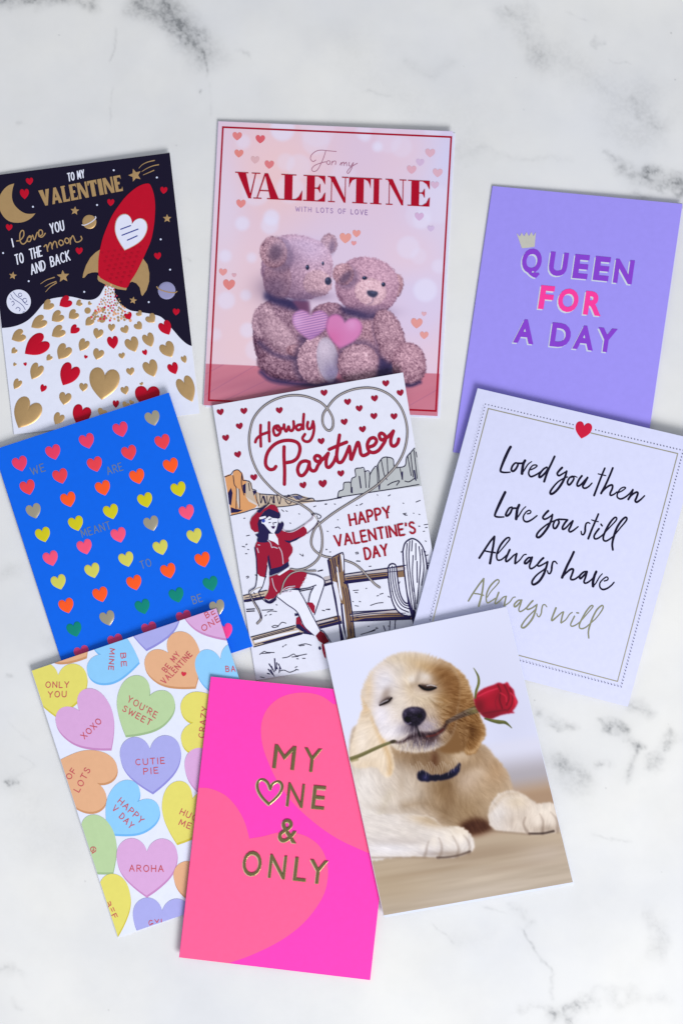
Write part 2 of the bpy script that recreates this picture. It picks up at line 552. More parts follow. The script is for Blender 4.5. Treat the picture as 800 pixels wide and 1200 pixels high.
class Canvas:
    def __init__(s, x0, y0, x1, y1, step):
        s.step = step
        s.X, s.Y = np.meshgrid(np.arange(x0, x1, step), np.arange(y0, y1, step))
        s.rgb = np.zeros(s.X.shape + (3,)); s.x0, s.y0 = x0, y0
    def noise(s, scale, seed=0, ang=0.0, stretch=1.0):
        r = np.random.default_rng(seed); G = r.random((257, 257))
        a = math.radians(ang)
        x = (s.X * math.cos(a) + s.Y * math.sin(a)) / scale / stretch
        y = (-s.X * math.sin(a) + s.Y * math.cos(a)) / scale
        xi, yi = np.floor(x).astype(int), np.floor(y).astype(int)
        fx, fy = x - xi, y - yi
        fx = fx * fx * (3 - 2 * fx); fy = fy * fy * (3 - 2 * fy)
        g = lambda i, j: G[j % 257, i % 257]
        return (g(xi, yi) * (1 - fx) + g(xi + 1, yi) * fx) * (1 - fy) + (g(xi, yi + 1) * (1 - fx) + g(xi + 1, yi + 1) * fx) * fy
    def mix(s, mask, col):
        m = np.clip(mask, 0, 1)[..., None]
        s.rgb = s.rgb * (1 - m) + A(col) * m
    def ell(s, cx, cy, rx, ry=None, rot=0, soft=1.0):
        ry = ry or rx
        a = math.radians(rot)
        dx, dy = s.X - cx, s.Y - cy
        x = (dx * math.cos(a) + dy * math.sin(a)) / rx; y = (-dx * math.sin(a) + dy * math.cos(a)) / ry
        d = np.sqrt(x * x + y * y)
        w = soft / min(rx, ry)
        t = np.clip((1 + w - d) / (2 * w), 0, 1)
        return t * t * (3 - 2 * t)
    def glow(s, cx, cy, rx, ry, rot=0, p=1.0):
        a = math.radians(rot)
        dx, dy = s.X - cx, s.Y - cy
        x = (dx * math.cos(a) + dy * math.sin(a)) / rx; y = (-dx * math.sin(a) + dy * math.cos(a)) / ry
        return np.exp(-(x * x + y * y) * p)
    def poly(s, pts, soft=0.8, smooth=0, warp=0.0, seed=0, wscale=3):
        if smooth: pts = catmull(pts, smooth, True)
        X, Y = s.X, s.Y
        if warp:
            X = X + (s.noise(wscale, seed) - .5) * 2 * warp; Y = Y + (s.noise(wscale, seed + 1) - .5) * 2 * warp
        return blur(inside(pts, X, Y).astype(float), soft / s.step)
    def line(s, pts, w, soft=0.5, n=8, taper=None):
        q = catmull(pts, n)
        out = np.zeros(s.X.shape)
        for i in range(len(q) - 1):
            a, b = q[i], q[i + 1]
            t_ = i / max(1, len(q) - 2)
            ww = w if taper is None else w * np.interp(t_, np.linspace(0, 1, len(taper)), taper)
            pad = ww + soft + 1
            j0, j1 = int((min(a[1], b[1]) - pad - s.y0) / s.step), int((max(a[1], b[1]) + pad - s.y0) / s.step) + 2
            i0, i1 = int((min(a[0], b[0]) - pad - s.x0) / s.step), int((max(a[0], b[0]) + pad - s.x0) / s.step) + 2
            j0, i0 = max(j0, 0), max(i0, 0)
            if j1 <= j0 or i1 <= i0: continue
            X, Y = s.X[j0:j1, i0:i1], s.Y[j0:j1, i0:i1]
            v = b - a; L2 = max(v @ v, 1e-9)
            t = np.clip(((X - a[0]) * v[0] + (Y - a[1]) * v[1]) / L2, 0, 1)
            d = np.hypot(X - a[0] - t * v[0], Y - a[1] - t * v[1])
            out[j0:j1, i0:i1] = np.maximum(out[j0:j1, i0:i1], np.clip((ww / 2 + soft - d) / (2 * soft), 0, 1))
        return out
    def lic(s, ang, length=6, seed=3, fine=0.7):
        """noise combed along the angle field: fur"""
        r = np.random.default_rng(seed); N = r.standard_normal(s.X.shape)
        N = blur(N, fine)
        H, W = N.shape
        jj, ii = np.meshgrid(np.arange(H), np.arange(W), indexing='ij')
        c, sn = np.cos(ang), np.sin(ang)
        out = np.zeros_like(N)
        for k in range(-length, length + 1):
            j = np.clip(np.rint(jj + sn * k).astype(int), 0, H - 1); i = np.clip(np.rint(ii + c * k).astype(int), 0, W - 1)
            out += N[j, i]
        return out / out.std()
    def part(s, card, name, mask, lift=0.05, label=None, parent=None):
        """one mesh of the grid cells that mask covers and that lie on the card"""
        H, W = s.X.shape
        P = np.stack([s.X.ravel(), s.Y.ravel()], 1)
        u, v = card.uv(P)
        e = 0.0008
        ok = (u > e) & (u < 1 - e) & (v > e) & (v < 1 - e)
        # snap the grid rim on to the card's edge
        su, sv = 1.2 * s.step / np.hypot(*(card.c[1] - card.c[0])), 1.2 * s.step / np.hypot(*(card.c[3] - card.c[0]))
        near = (u > -su) & (u < 1 + su) & (v > -sv) & (v < 1 + sv)
        uc, vc = np.clip(u, e, 1 - e), np.clip(v, e, 1 - e)
        okq = near.reshape(H, W)
        cell = mask[:-1, :-1] & okq[:-1, :-1] & okq[1:, :-1] & okq[:-1, 1:] & okq[1:, 1:]
        okg = ok.reshape(H, W)
        cell &= okg[:-1, :-1] | okg[1:, :-1] | okg[:-1, 1:] | okg[1:, 1:]
        j, i = np.nonzero(cell)
        if len(j) == 0: return None
        idx = np.stack([j * W + i, (j + 1) * W + i, (j + 1) * W + i + 1, j * W + i + 1], 1)
        used, inv = np.unique(idx, return_inverse=True)
        F = inv.reshape(-1, 4)
        uu, vv = uc[used], vc[used]
        c = card.c
        Pq = np.outer((1 - uu) * (1 - vv), c[0]) + np.outer(uu * (1 - vv), c[1]) + np.outer(uu * vv, c[2]) + np.outer((1 - uu) * vv, c[3])
        co = card.place(Pq, card.top(uu, vv) + lift)
        me = bpy.data.meshes.new(name)
        me.vertices.add(len(co)); me.vertices.foreach_set('co', co.astype(np.float32).ravel())
        me.loops.add(F.size); me.loops.foreach_set('vertex_index', F.astype(np.int32).ravel())
        me.polygons.add(len(F)); me.polygons.foreach_set('loop_start', np.arange(0, F.size, 4, dtype=np.int32))
        me.update(calc_edges=True)
        at = me.color_attributes.new('ink', 'FLOAT_COLOR', 'POINT')
        rgb = lin(np.clip(s.rgb.reshape(-1, 3)[used], 0, 255))
        at.data.foreach_set('color', np.concatenate([rgb, np.ones((len(rgb), 1))], 1).astype(np.float32).ravel())
        me.materials.append(PRINT)
        o = bpy.data.objects.new(name, me)
        COL.objects.link(o); o.parent = parent or card.root
        if label: o['label'] = label
        return o

# ================================================================ the marble top
VEINS = [
    # patch at the top left
    ('wide', (172, -10), (212, 30), 30, .55, .5), ('fine', (196, 14), (236, 48), 22, .60, .8), ('fine', (208, 40), (232, 60), 22, .38, .8), ('wide', (180, 4), (235, 62), 36, .16, .2),
    ('hair', (238, 52), (244, 92), 2.4, .35, .9), ('hair', (245, 95), (247, 138), 2.0, .22, .8), ('hair', (134, 30), (131, 78), 2.2, .25, .9), ('hair', (132, 100), (130, 156), 2.0, .16, .9),
    ('wide', (-10, -6), (100, -3), 16, .55, .5), ('fine', (30, 0), (70, 0), 10, .5, .8),
    ('fine', (278, 58), (288, 68), 7, .18, .5), ('hair', (20, 146), (27, 144), 3, .2, .5),
    # long faint veins at the top right
    ('wide', (590, 0), (640, 70), 26, .17, .3), ('hair', (592, 4), (604, 20), 4, .30, .5), ('wide', (630, 60), (770, 140), 44, .12, .2), ('hair', (660, 14), (690, 24), 2.5, .28, .9),
    ('fine', (698, 48), (704, 54), 5, .22, .5), ('hair', (712, 68), (740, 76), 2.2, .28, .7), ('fine', (745, 118), (775, 150), 14, .14, .5), ('hair', (763, 146), (770, 150), 3, .3, .5),
    ('hair', (708, 176), (722, 190), 5, .42, .6), ('fine', (722, 190), (765, 205), 9, .34, .8), ('fine', (760, 205), (805, 222), 18, .60, .8), ('fine', (748, 226), (800, 232), 10, .42, .9),
    ('hair', (425, 106), (460, 110), 2.4, .16, .6), ('wide', (480, 66), (525, 68), 12, .09, .3), ('wide', (540, 184), (660, 186), 9, .10, .5), ('wide', (400, 60), (560, 160), 60, .05, .3),
    # right of the puppy card
    ('fine', (632, 836), (664, 856), 10, .34, .8), ('fine', (640, 848), (656, 856), 7, .30, .8), ('fine', (698, 846), (718, 850), 6, .42, .7), ('fine', (718, 852), (748, 876), 11, .52, .7),
    ('wide', (735, 826), (752, 846), 10, .26, .6), ('fine', (748, 876), (732, 906), 10, .28, .8), ('fine', (700, 900), (712, 890), 8, .32, .8), ('fine', (762, 900), (785, 866), 11, .30, .7),
    ('wide', (785, 866), (815, 868), 12, .14, .5), ('fine', (655, 890), (680, 918), 14, .38, .6), ('wide', (650, 885), (690, 922), 24, .12, .2), ('hair', (692, 977), (738, 988), 2.2, .14, .3),
    ('wide', (640, 930), (650, 980), 20, .05, .2),
    # lower right
    ('hair', (562, 1060), (592, 1072), 2.4, .22, .8), ('fine', (600, 1062), (622, 1086), 9, .20, .7), ('hair', (608, 1086), (630, 1118), 2.4, .36, .5), ('hair', (630, 1118), (649, 1142), 2.4, .30, .5),
    ('hair', (649, 1142), (646, 1172), 4, .20, .5), ('fine', (650, 1192), (690, 1174), 16, .42, .85), ('fine', (648, 1190), (670, 1200), 8, .4, .8), ('wide', (600, 1176), (640, 1178), 10, .12, .3),
    ('wide', (700, 1172), (780, 1174), 10, .11, .4), ('wide', (766, 1078), (768, 1120), 16, .16, .2), ('hair', (504, 1080), (532, 1108), 2.2, .20, .5), ('wide', (530, 1100), (570, 1105), 20, .05, .3),
    # left side
    ('fine', (8, 916), (14, 911), 6, .55, .5), ('hair', (24, 882), (46, 900), 2.4, .22, .6), ('hair', (46, 900), (18, 908), 2.0, .14, .6), ('hair', (10, 846), (34, 868), 2.4, .16, .6),
    ('hair', (8, 792), (16, 790), 4, .25, .3), ('wide', (-10, 780), (4, 776), 16, .22, .4), ('wide', (55, 755), (75, 740), 18, .12, .5), ('wide', (-5, 675), (5, 672), 22, .14, .3),
    ('wide', (-5, 1152), (10, 1152), 14, .20, .5), ('fine', (18, 1176), (26, 1180), 8, .14, .4), ('hair', (218, 300), (224, 306), 2.5, .25, .3), ('hair', (236, 106), (237, 107), 2.4, .9, 0),
    ('wide', (0, 930), (80, 1010), 40, .05, .3),
]

def vein_map():
    """how much grey vein there is at each point of the slab (grid of the visible part)"""
    K = Canvas(-20, -20, 821, 1221, 1.0)
    def fbm(sc, seed, o=4):
        out = np.zeros(K.X.shape); a = 1; t = 0
        for k in range(o):
            out += a * K.noise(sc / 2 ** k, seed + k * 17, 23 * k); t += a; a *= .58
        return out / t
    D = {}
    for nm, amp, sc, sd in (('fine', 15, 26, 40), ('wide', 34, 55, 60), ('hair', 6, 18, 80)):
        D[nm] = (K.X + (fbm(sc, sd) - .5) * 2 * amp, K.Y + (fbm(sc, sd + 5) - .5) * 2 * amp)
    brk = np.clip((fbm(30, 200, 5) - .36) / .3, 0, 1)
    grain = np.clip((fbm(9, 300, 4) - .34) / .34, 0, 1)
    acc = np.zeros(K.X.shape)
    for kind, a, c, w, st, bu in VEINS:
        X, Y = D[kind]; R = w + 45
        j0, j1 = max(0, int(min(a[1], c[1]) - R + 20)), int(max(a[1], c[1]) + R + 20)
        i0, i1 = max(0, int(min(a[0], c[0]) - R + 20)), int(max(a[0], c[0]) + R + 20)
        sl = (slice(j0, j1), slice(i0, i1))
        dx, dy = c[0] - a[0], c[1] - a[1]
        t = np.clip(((X[sl] - a[0]) * dx + (Y[sl] - a[1]) * dy) / (dx * dx + dy * dy), 0, 1)
        d = np.hypot(X[sl] - a[0] - t * dx, Y[sl] - a[1] - t * dy)
        q = np.clip(1 - d / w, 0, 1) ** (1.4 if kind != 'hair' else 1.0)
        k = grain if kind == 'fine' else brk
        q = q * ((1 - bu) + bu * k[sl]) * st * (1.2 if kind == 'fine' else 1.05)
        ee = np.minimum(1, np.minimum(t * 6 + .2, (1 - t) * 6 + .2)) if kind == 'hair' else 1
        acc[sl] = 1 - (1 - acc[sl]) * (1 - q * ee)
    acc = .85 * blur(acc, .6) * (.62 + .76 * np.clip((K.noise(3.2, 900) * .6 + K.noise(1.7, 901) * .4 - .3) * 2, 0, 1)) + .42 * blur(acc, 6)
    r_ = np.random.default_rng(77)
    for _ in range(46):                       # tiny mineral specks
        x_, y_ = r_.uniform(0, 800), r_.uniform(0, 1200)
        acc = np.maximum(acc, K.ell(x_, y_, r_.uniform(.5, 1.1), r_.uniform(.5, 1.1), 0, .6) * r_.uniform(.12, .4))
    return K, np.minimum(acc, .8)

def marble():
    m = bpy.data.materials.new("white_marble")
    m.use_nodes = True
    nt = m.node_tree
    N, L = nt.nodes.new, nt.links.new
    b = nt.nodes['Principled BSDF']
    tc = N('ShaderNodeTexCoord')
    def noise(scale, detail, rough):
        n = N('ShaderNodeTexNoise')
        n.inputs['Scale'].default_value = scale; n.inputs['Detail'].default_value = detail; n.inputs['Roughness'].default_value = rough
        L(tc.outputs['Object'], n.inputs['Vector']); return n
    cl, cl2 = noise(6.5, 5, .55), noise(15, 6, .6)
    ramp = N('ShaderNodeValToRGB')
    ramp.color_ramp.elements[0].position = 0.34; ramp.color_ramp.elements[1].position = 0.66
    ramp.color_ramp.elements[0].color = tuple(lin((218, 220, 226))) + (1,)
    ramp.color_ramp.elements[1].color = tuple(lin((231, 231, 231))) + (1,)
    L(cl.outputs['Fac'], ramp.inputs['Fac'])
    mr = N('ShaderNodeMapRange'); mr.inputs['From Min'].default_value = .4; mr.inputs['From Max'].default_value = .72
    mr.inputs['To Min'].default_value = 1.0; mr.inputs['To Max'].default_value = 0.93
    L(cl2.outputs['Fac'], mr.inputs['Value'])
    base = N('ShaderNodeVectorMath'); base.operation = 'SCALE'
    L(ramp.outputs['Color'], base.inputs[0]); L(mr.outputs[0], base.inputs['Scale'])
    at = N('ShaderNodeAttribute'); at.attribute_name = 'vein'
    mix = N('ShaderNodeMix'); mix.data_type = 'RGBA'
    L(at.outputs['Fac'], mix.inputs[0]); L(base.outputs[0], mix.inputs[6])
    mix.inputs[7].default_value = tuple(lin((92, 96, 102))) + (1,)
    L(mix.outputs[2], b.inputs['Base Color'])
    b.inputs['Roughness'].default_value = 0.36
    b.inputs['Specular IOR Level'].default_value = 0.28
    return m

def table_top():
    K, acc = vein_map()
    H, W = acc.shape; B = 10
    V, F, A_ = [], [], []
    nv = 0
    Vs, As, Fs = [], [], []
    def toxy(i, j): return (np.asarray(i) - 20 - 400) * S, (600 - (np.asarray(j) - 20)) * S
    for bj in range(0, H - 1, B):
        for bi in range(0, W - 1, B):
            blk = acc[bj:bj + B + 1, bi:bi + B + 1]
            h, w = blk.shape
            if blk.max() > 0.012:
                jj, ii = np.meshgrid(np.arange(h), np.arange(w), indexing='ij')
                q = np.arange((h - 1) * (w - 1)); r, c = q // (w - 1), q % (w - 1)
                f = np.stack([r * w + c, (r + 1) * w + c, (r + 1) * w + c + 1, r * w + c + 1], 1)
                a = blk.ravel()
            else:
                jj, ii = np.array([0, h - 1, h - 1, 0]), np.array([0, 0, w - 1, w - 1])
                f = np.array([[0, 1, 2, 3]]); a = np.zeros(4)
            x, y = toxy(ii.ravel() + bi, jj.ravel() + bj)
            Vs.append(np.stack([x, y, np.zeros(len(x))], 1)); As.append(a); Fs.append(f + nv); nv += len(x)
    # the rest of the slab beyond the frame: four strips, bevelled rim, sides and underside
    X, Y, T, e = 0.62, 0.72, 0.02, 0.002
    x0, y1 = toxy(0, 0); x1, y0 = toxy(W - 1, H - 1)
    ring = lambda a, b_, c, d, z: [(a, b_, z), (c, b_, z), (c, d, z), (a, d, z)]
    extra = ring(x0, y0, x1, y1, 0) + ring(-X + e, -Y + e, X - e, Y - e, 0) + ring(-X, -Y, X, Y, -e) + ring(-X, -Y, X, Y, -T)
    f2 = []
    for k, (lo, hi) in enumerate(((0, 4), (4, 8), (8, 12))):
        for i in range(4):
            f2.append((hi + i, hi + (i + 1) % 4, lo + (i + 1) % 4, lo + i))
    f2.append((15, 14, 13, 12))
    Vs.append(np.array(extra, float)); As.append(np.zeros(16)); Fs.append(np.array(f2) + nv)
    V, A_, F = np.concatenate(Vs), np.concatenate(As), np.concatenate(Fs)
    me = bpy.data.meshes.new("marble_tabletop")
    me.vertices.add(len(V)); me.vertices.foreach_set('co', V.astype(np.float32).ravel())
    me.loops.add(F.size); me.loops.foreach_set('vertex_index', F.astype(np.int32).ravel())
    me.polygons.add(len(F)); me.polygons.foreach_set('loop_start', np.arange(0, F.size, 4, dtype=np.int32))
    me.update(calc_edges=True)
    at = me.attributes.new('vein', 'FLOAT', 'POINT'); at.data.foreach_set('value', A_.astype(np.float32))
    me.materials.append(marble())
    o = bpy.data.objects.new("marble_tabletop", me); COL.objects.link(o)
    o['kind'] = 'structure'
    o['label'] = "white marble tabletop with soft grey veins under the cards"
table_top()

# ================================================================ card 1: rocket
INK = lambda name, c, r=0.45, **k: mat(name, c, rough=r, **k)
WHITE_CARD = INK("white_card", (201, 212, 246), 0.5)
RED = INK("red_ink", (186, 10, 42), 0.35)
GOLDC = GOLD

def rocket_card():
    c = Card("greeting_card", "navy and white card with a red rocket above a fan of gold hearts",
             [(-18, 207), (199, 179), (234, 484.5), (17, 509)], (0, 0, 0, 0), (0.5, 2.2, 1.6, 0.4), INK("rocket_card_white", (222, 226, 246), 0.45), 0.35)
    navy = INK("navy_ink", (22, 17, 42), 0.38)
    q = lambda pts: Z(0, 0, 1, pts)
    e = 0.15
    left = catmull([(1.2, 384.6), (12, 383.5), (22, 381), (32, 376), (40, 369), (46, 362), (51, 356), (58, 351), (66, 349), (74, 348), (82, 347.5), (90, 349), (98, 351), (106, 351.5), (112, 350), (117, 346), (120.5, 340), (124, 333), (124, 328)], 4)
    right = catmull([(134.6, 332), (134.4, 340), (135, 347), (139, 354), (146, 360), (154, 364), (160, 365), (172, 367), (180, 368.5), (188, 371), (194, 376), (199, 382), (205, 389), (212, 397), (219, 403), (225, 405.6), (232, 407)], 4)
    sky = [(-30, 384.8)] + [tuple(p) for p in left] + [tuple(p) for p in right] + [(240, 407), (240, 160), (-30, 160)]
    c.fill('night_sky', sky, navy, 0.03, clip=True)
    # big gold and red hearts of the exhaust
    G, R = GOLD, RED
    L1 = [(G, (257, 112), (303, 72), 62), (R, (350, 92), (410, 55), 70), (G, (447, 85), (478, 70), 40), (G, (518, 85), (533, 72), 25), (G, (185, 218), (262, 170), 75),
          (G, (305, 180), (362, 140), 70), (G, (405, 165), (450, 130), 60), (G, (503, 207), (540, 170), 50), (G, (70, 290), (140, 255), 75), (R, (147, 373), (265, 290), 120),
          (G, (305, 270), (370, 228), 72), (R, (415, 253), (455, 215), 52), (G, (345, 405), (395, 330), 85), (G, (470, 357), (505, 295), 62), (G, (567, 285), (582, 230), 60),
          (G, (655, 243), (655, 200), 42), (G, (745, 253), (725, 215), 50), (R, (668, 345), (658, 275), 65), (G, (565, 408), (585, 350), 65), (G, (795, 362), (762, 285), 80),
          (G, (70, 370), (95, 345), 35), (G, (275, 412), (300, 385), 35), (G, (82, 445), (93, 428), 20), (R, (152, 445), (148, 425), 20), (G, (188, 523), (232, 440), 75),
          (R, (370, 558), (430, 445), 112), (R, (500, 402), (507, 383), 22), (G, (720, 402), (712, 370), 38), (G, (85, 580), (115, 528), 48), (R, (245, 597), (262, 558), 38),
          (G, (488, 595), (492, 548), 50), (G, (597, 643), (620, 470), 178), (G, (770, 500), (762, 458), 48), (G, (740, 612), (728, 568), 48), (G, (375, 673), (388, 605), 72),
          (G, (110, 808), (190, 655), 160), (R, (455, 790), (492, 685), 108), (G, (325, 787), (358, 728), 62), (R, (680, 690), (680, 648), 38), (G, (590, 735), (607, 700), 58), (G, (730, 690), (745, 660), 46), (G, (765, 668), (775, 648), 30)]
    L2 = [(R, (262, 173), (245, 135), 48), (G, (330, 150), (308, 128), 38), (G, (405, 190), (372, 150), 62), (R, (492, 262), (455, 190), 74), (G, (330, 230), (300, 195), 50),
          (G, (390, 333), (360, 260), 68), (G, (508, 393), (465, 315), 86), (R, (357, 382), (345, 352), 30), (G, (588, 428), (573, 388), 34), (G, (405, 508), (370, 420), 86),
          (R, (530, 493), (505, 432), 62), (G, (628, 655), (570, 520), 102), (R, (362, 690), (365, 570), 145), (G, (335, 558), (327, 542), 22)]
    for ox, lst in ((0, L1), (100, L2)):
        for m, t, top, w in lst:
            tp, tt = Z(ox, 340, 5, [t, top])
            ax = A(tt) - A(tp)
            o = c.dome('heart', heart_tt(tp, tt, w / 5, 36 if w > 45 else 24), m, h=min(0.75, 0.04 + w / 230), centre=A(tp) + ax * 0.6, rings=((1, 0), (.96, .3), (.86, .55), (.68, .8), (.42, .95), (.18, 1)))
    for x, y, r in ((515, 120, 19), (563, 133, 13), (607, 112, 13), (600, 172, 20)):
        p = Z(0, 340, 5, [(x, y)])[0]
        c.dome('dot', ellipse(p[0], p[1], r / 5, n=14), GOLD, 0.06)
    rr = random.Random(3)
    dots = {0: [], 1: [], 2: [], 3: []}
    tries = []
    for _ in range(1500):
        if len(tries) >= 105: break
        y = rr.uniform(334, 376); half = 5.2 + max(0, y - 342) * 0.62
        x = 129 + (y - 336) * 0.03 + rr.uniform(-1, 1) * half
        if all(math.hypot(x - a, y - b) > 2.7 for a, b in tries):
            tries.append((x, y)); dots[rr.choice((0, 0, 0, 1, 2, 3, 3))].append(ellipse(x, y, rr.uniform(.8, 1.2) * (1 + max(0, y - 350) * .02), n=8))
    for k, m in enumerate((GOLD, INK("coral_ink", (215, 90, 80)), INK("rose_ink", (205, 40, 80)), INK("peach_ink", (225, 165, 120)))):
        o = c.polys('exhaust_dots', dots[k], m, 0.05, 0.04); o['kind'] = 'stuff'
    # rocket
    body = catmull([(174, 215), (177.5, 219), (180.5, 228), (182, 240), (181.5, 255), (180, 268), (177, 282), (172, 294), (167, 305), (160, 319), (153, 330), (148.8, 337.2), (140, 335.8), (130, 332), (122, 328), (116, 323), (115.4, 310), (116, 300), (118, 290), (121, 278), (126, 265), (132, 252), (140, 240), (148, 230), (157, 222), (165, 217)], 3, True)
    c.fill('fin', [(118, 292), (112, 296), (106, 302), (101, 311), (98, 320), (97, 325.5), (99, 325.5), (103, 321), (108, 319.3), (112, 319), (117, 319.5), (117, 300)], GOLD, 0.12)
    c.fill('fin', [(168, 303), (173, 310), (175.2, 320), (175, 330), (172, 340), (167, 347), (165.6, 345), (164, 337), (160, 332), (155, 330), (152, 331.5), (157, 322), (163, 311)], GOLD, 0.12)
    c.fill('rocket_base', [(114.8, 322.5), (122, 328), (130, 332), (140, 335.8), (149, 337.4), (148, 340.2), (138, 338.8), (126, 334.5), (116, 329.5), (114.6, 327)], GOLD, 0.16)
    c.fill('rocket_body', body, RED, 0.2)
    hw = heart_tt((146.5, 292.5), (156.5, 256.5), 36.5, 44)
    c.fill('heart_window_rim', A(hw) + (A(hw) - A(hw).mean(0)) * 0.045, INK("rim_ink", (196, 170, 158)), 0.26)
    c.fill('heart_window', hw, INK("window_white", (222, 226, 248), 0.4), 0.34)
    blue = INK("line_blue", (34, 52, 150))
    c.ribbons('window_writing', [[(141.7, 268.7), (153.3, 264.4)], [(143.3, 275.7), (162, 268.5)], [(149.5, 281.5), (161, 276.4)]], blue, 1.2, 0.42)
    # rocket texture: small tone-on-tone hearts
    tone = INK("deep_red_ink", (172, 9, 40), 0.35)
    pl = []
    for j in range(8):
        for i in range(7):
            x = 120 + i * 7.4 + j * 1.6 + (3.5 if j % 2 else 0) ; y = 296 + j * 5.2 - i * 1.1
            if inside(A(body), np.array([x - 3, x + 3.]), np.array([y + 2, y + 2.])).all() and not inside(A(hw) * 1.0, np.array([x]), np.array([y])).any():
                pl.append(heart(x, y, 3.2, 3, -8, 10)[::1])
    c.polys('tone_hearts', pl, tone, 0.235)
    # moon, planets
    c.fill('crescent_moon', catmull([(17, 215), (10, 217.4), (4, 223), (0, 230), (-1.4, 239), (1, 248), (6, 255.5), (13, 260), (22, 261), (30, 259.4), (37, 255.5), (42, 250)], 3).tolist() + catmull([(42, 250), (37, 250.6), (30, 250), (23, 246), (17, 239.5), (14.4, 231.5), (15, 222.5), (17, 215)], 3).tolist()[1:-1], GOLD, 0.1)
    c.dome('planet', ellipse(105, 260, 8.2), GOLD, 0.3)
    c.ribbons('planet_ring', [[(96.5, 263.5), (99, 264), (104, 262), (109, 259), (112.5, 255.5), (112, 253.8)]], INK("ring_white", (215, 215, 235)), 1.1, 0.42)
    c.dome('planet', ellipse(195.5, 340.5, 10.3), INK("lavender_planet", (148, 148, 190)), 0.3)
    c.ribbons('planet_ring', [[(184, 336), (186, 338.5), (192, 341), (199, 342.6), (205, 343), (207.5, 341.5)]], GOLD, 1.2, 0.42)
    c.fill('full_moon', ellipse(22.3, 353.5, 14.2, n=40), INK("moon_white", (220, 224, 246), 0.4), 0.12)
    mi = INK("moon_line", (60, 70, 130))
    c.ribbons('moon_marks', [[(13, 345), (16, 350), (22, 354), (27, 358), (30, 363)], [(16, 342), (20, 347), (26, 351), (30, 356), (33, 357)], ellipse(24, 345.5, 2.0, n=9).tolist(), ellipse(29.5, 352, 2.4, n=9).tolist(), [(14, 354), (16, 353), (17, 356), (15, 358)], [(19, 362), (21, 360), (24, 362), (23, 364.5)], [(12, 350), (13.5, 351)], [(27, 366), (29, 365)]], mi, 0.7, 0.18)
    # stars
    for x, y, r, ro in ((88, 247, 5.4, 5), (158.5, 205.3, 8, -18), (196, 256, 5.2, 0), (156.2, 352, 4.6, 10), (15.4, 323, 4.8, 8), (74.3, 323.8, 7.6, -5)):
        c.dome('star', star(x, y, r, ro), GOLD, 0.14, rings=((1, 0), (0.7, .6), (.35, 1)))
    for tr in ([[(163, 197), (167, 193), (173, 190), (181, 188)], [(166.5, 201), (172, 197.5), (179, 194.5), (186, 193)], [(168, 205), (174, 202.5), (180.5, 199.6)]], [[(48, 332.5), (55, 328), (64, 325)], [(53, 336), (59, 332.5), (66, 329.8)], [(53.8, 342), (59.5, 336), (66.5, 331.4)]]):
        c.ribbons('star_trail', tr, GOLD, [0.6, 1.2], 0.06)
    wd = INK("star_white", (214, 222, 250))
    for x, y in ((133.5, 199.5), (39, 242.3), (114, 240.2), (184, 208), (188.5, 280.5), (199.5, 316), (174.5, 354), (4, 296.5), (34, 329.5), (99, 342)): c.polys('star_dot', [ellipse(x, y, 1.15, n=8)], wd, 0.06)
    for x, y, w in ((35, 212.5, 8.5), (29, 227.3, 10.5), (130, 237.3, 8.3), (192, 223, 8.3), (185, 300, 8.3), (11, 266.5, 7.8), (93, 294, 8.3), (206.5, 365.5, 8)):
        c.dome('heart', heart(x, y, w, w * (1.15 if w > 10 else 1), rr.uniform(-12, 8), 22), RED, 0.12)
    # lettering
    wl = INK("letter_white", (226, 230, 250))
    c.ribbons('lettering', stroke_text("TO MY", (80.6, 212.3), (99.2, 207.8), (-1.2, -8.8), .3), wl, 1.35, 0.08, curve=False)
    # VALENTINE: heavy slab letters
    bl, br, up = A((48.5, 242)), A((144.5, 223.6)), A((-6.3, -18.6))
    widths = dict(V=.92, A=.86, L=.62, E=.66, N=.84, T=.78, I=.42)
    tot = sum(widths[k] for k in "VALENTINE") + 8 * .06
    x = 0; parts = []
    for ch in "VALENTINE":
        w = widths[ch]
        f = lambda X, Yv: tuple(bl + (br - bl) * ((x + X * w) / tot) + A((-3.4, -18.6)) * Yv)
        for pg in SLAB[ch]: parts.append([f(a, b) for a, b in pg])
        x += w + .06
    c.polys('lettering', parts, GOLD, 0.06, 0.1)
    c.ribbons('lettering', stroke_text("I", (16, 289), (16.2, 289), (-2, -9), .3), wl, 1.5, 0.08, curve=False)
    c.ribbons('lettering', [[(20, 282.4), (24, 281.5), (28, 276.5), (28, 271), (25.6, 270.4), (23.6, 275), (24.2, 283), (27.4, 286), (31, 283.4), (33, 278.6), (35.4, 276.3), (37, 279), (35.4, 282.8), (32.6, 282.4), (33, 278.4), (37, 277.6), (38.6, 275.8)], [(38.6, 275.6), (40.8, 281), (44, 272.4), (46.2, 274.6)], [(46, 277), (50, 274.6), (49.4, 270), (46.4, 270), (45.6, 275.4), (48.6, 278), (51.6, 276), (53.4, 273.4)]], GOLD, 1.4, 0.08)
    c.ribbons('lettering', stroke_text("YOU", (60.4, 273.6), (75.6, 269.6), (-1.8, -11), .3), wl, 1.5, 0.08, curve=False)
    c.ribbons('lettering', stroke_text("TO", (19.6, 310), (28.2, 307.2), (-1.8, -11), .3), wl, 1.5, 0.08, curve=False)
    c.ribbons('lettering', stroke_text("THE", (36.5, 303.6), (49.6, 299.6), (-1.8, -11.2), .3), wl, 1.5, 0.08, curve=False)
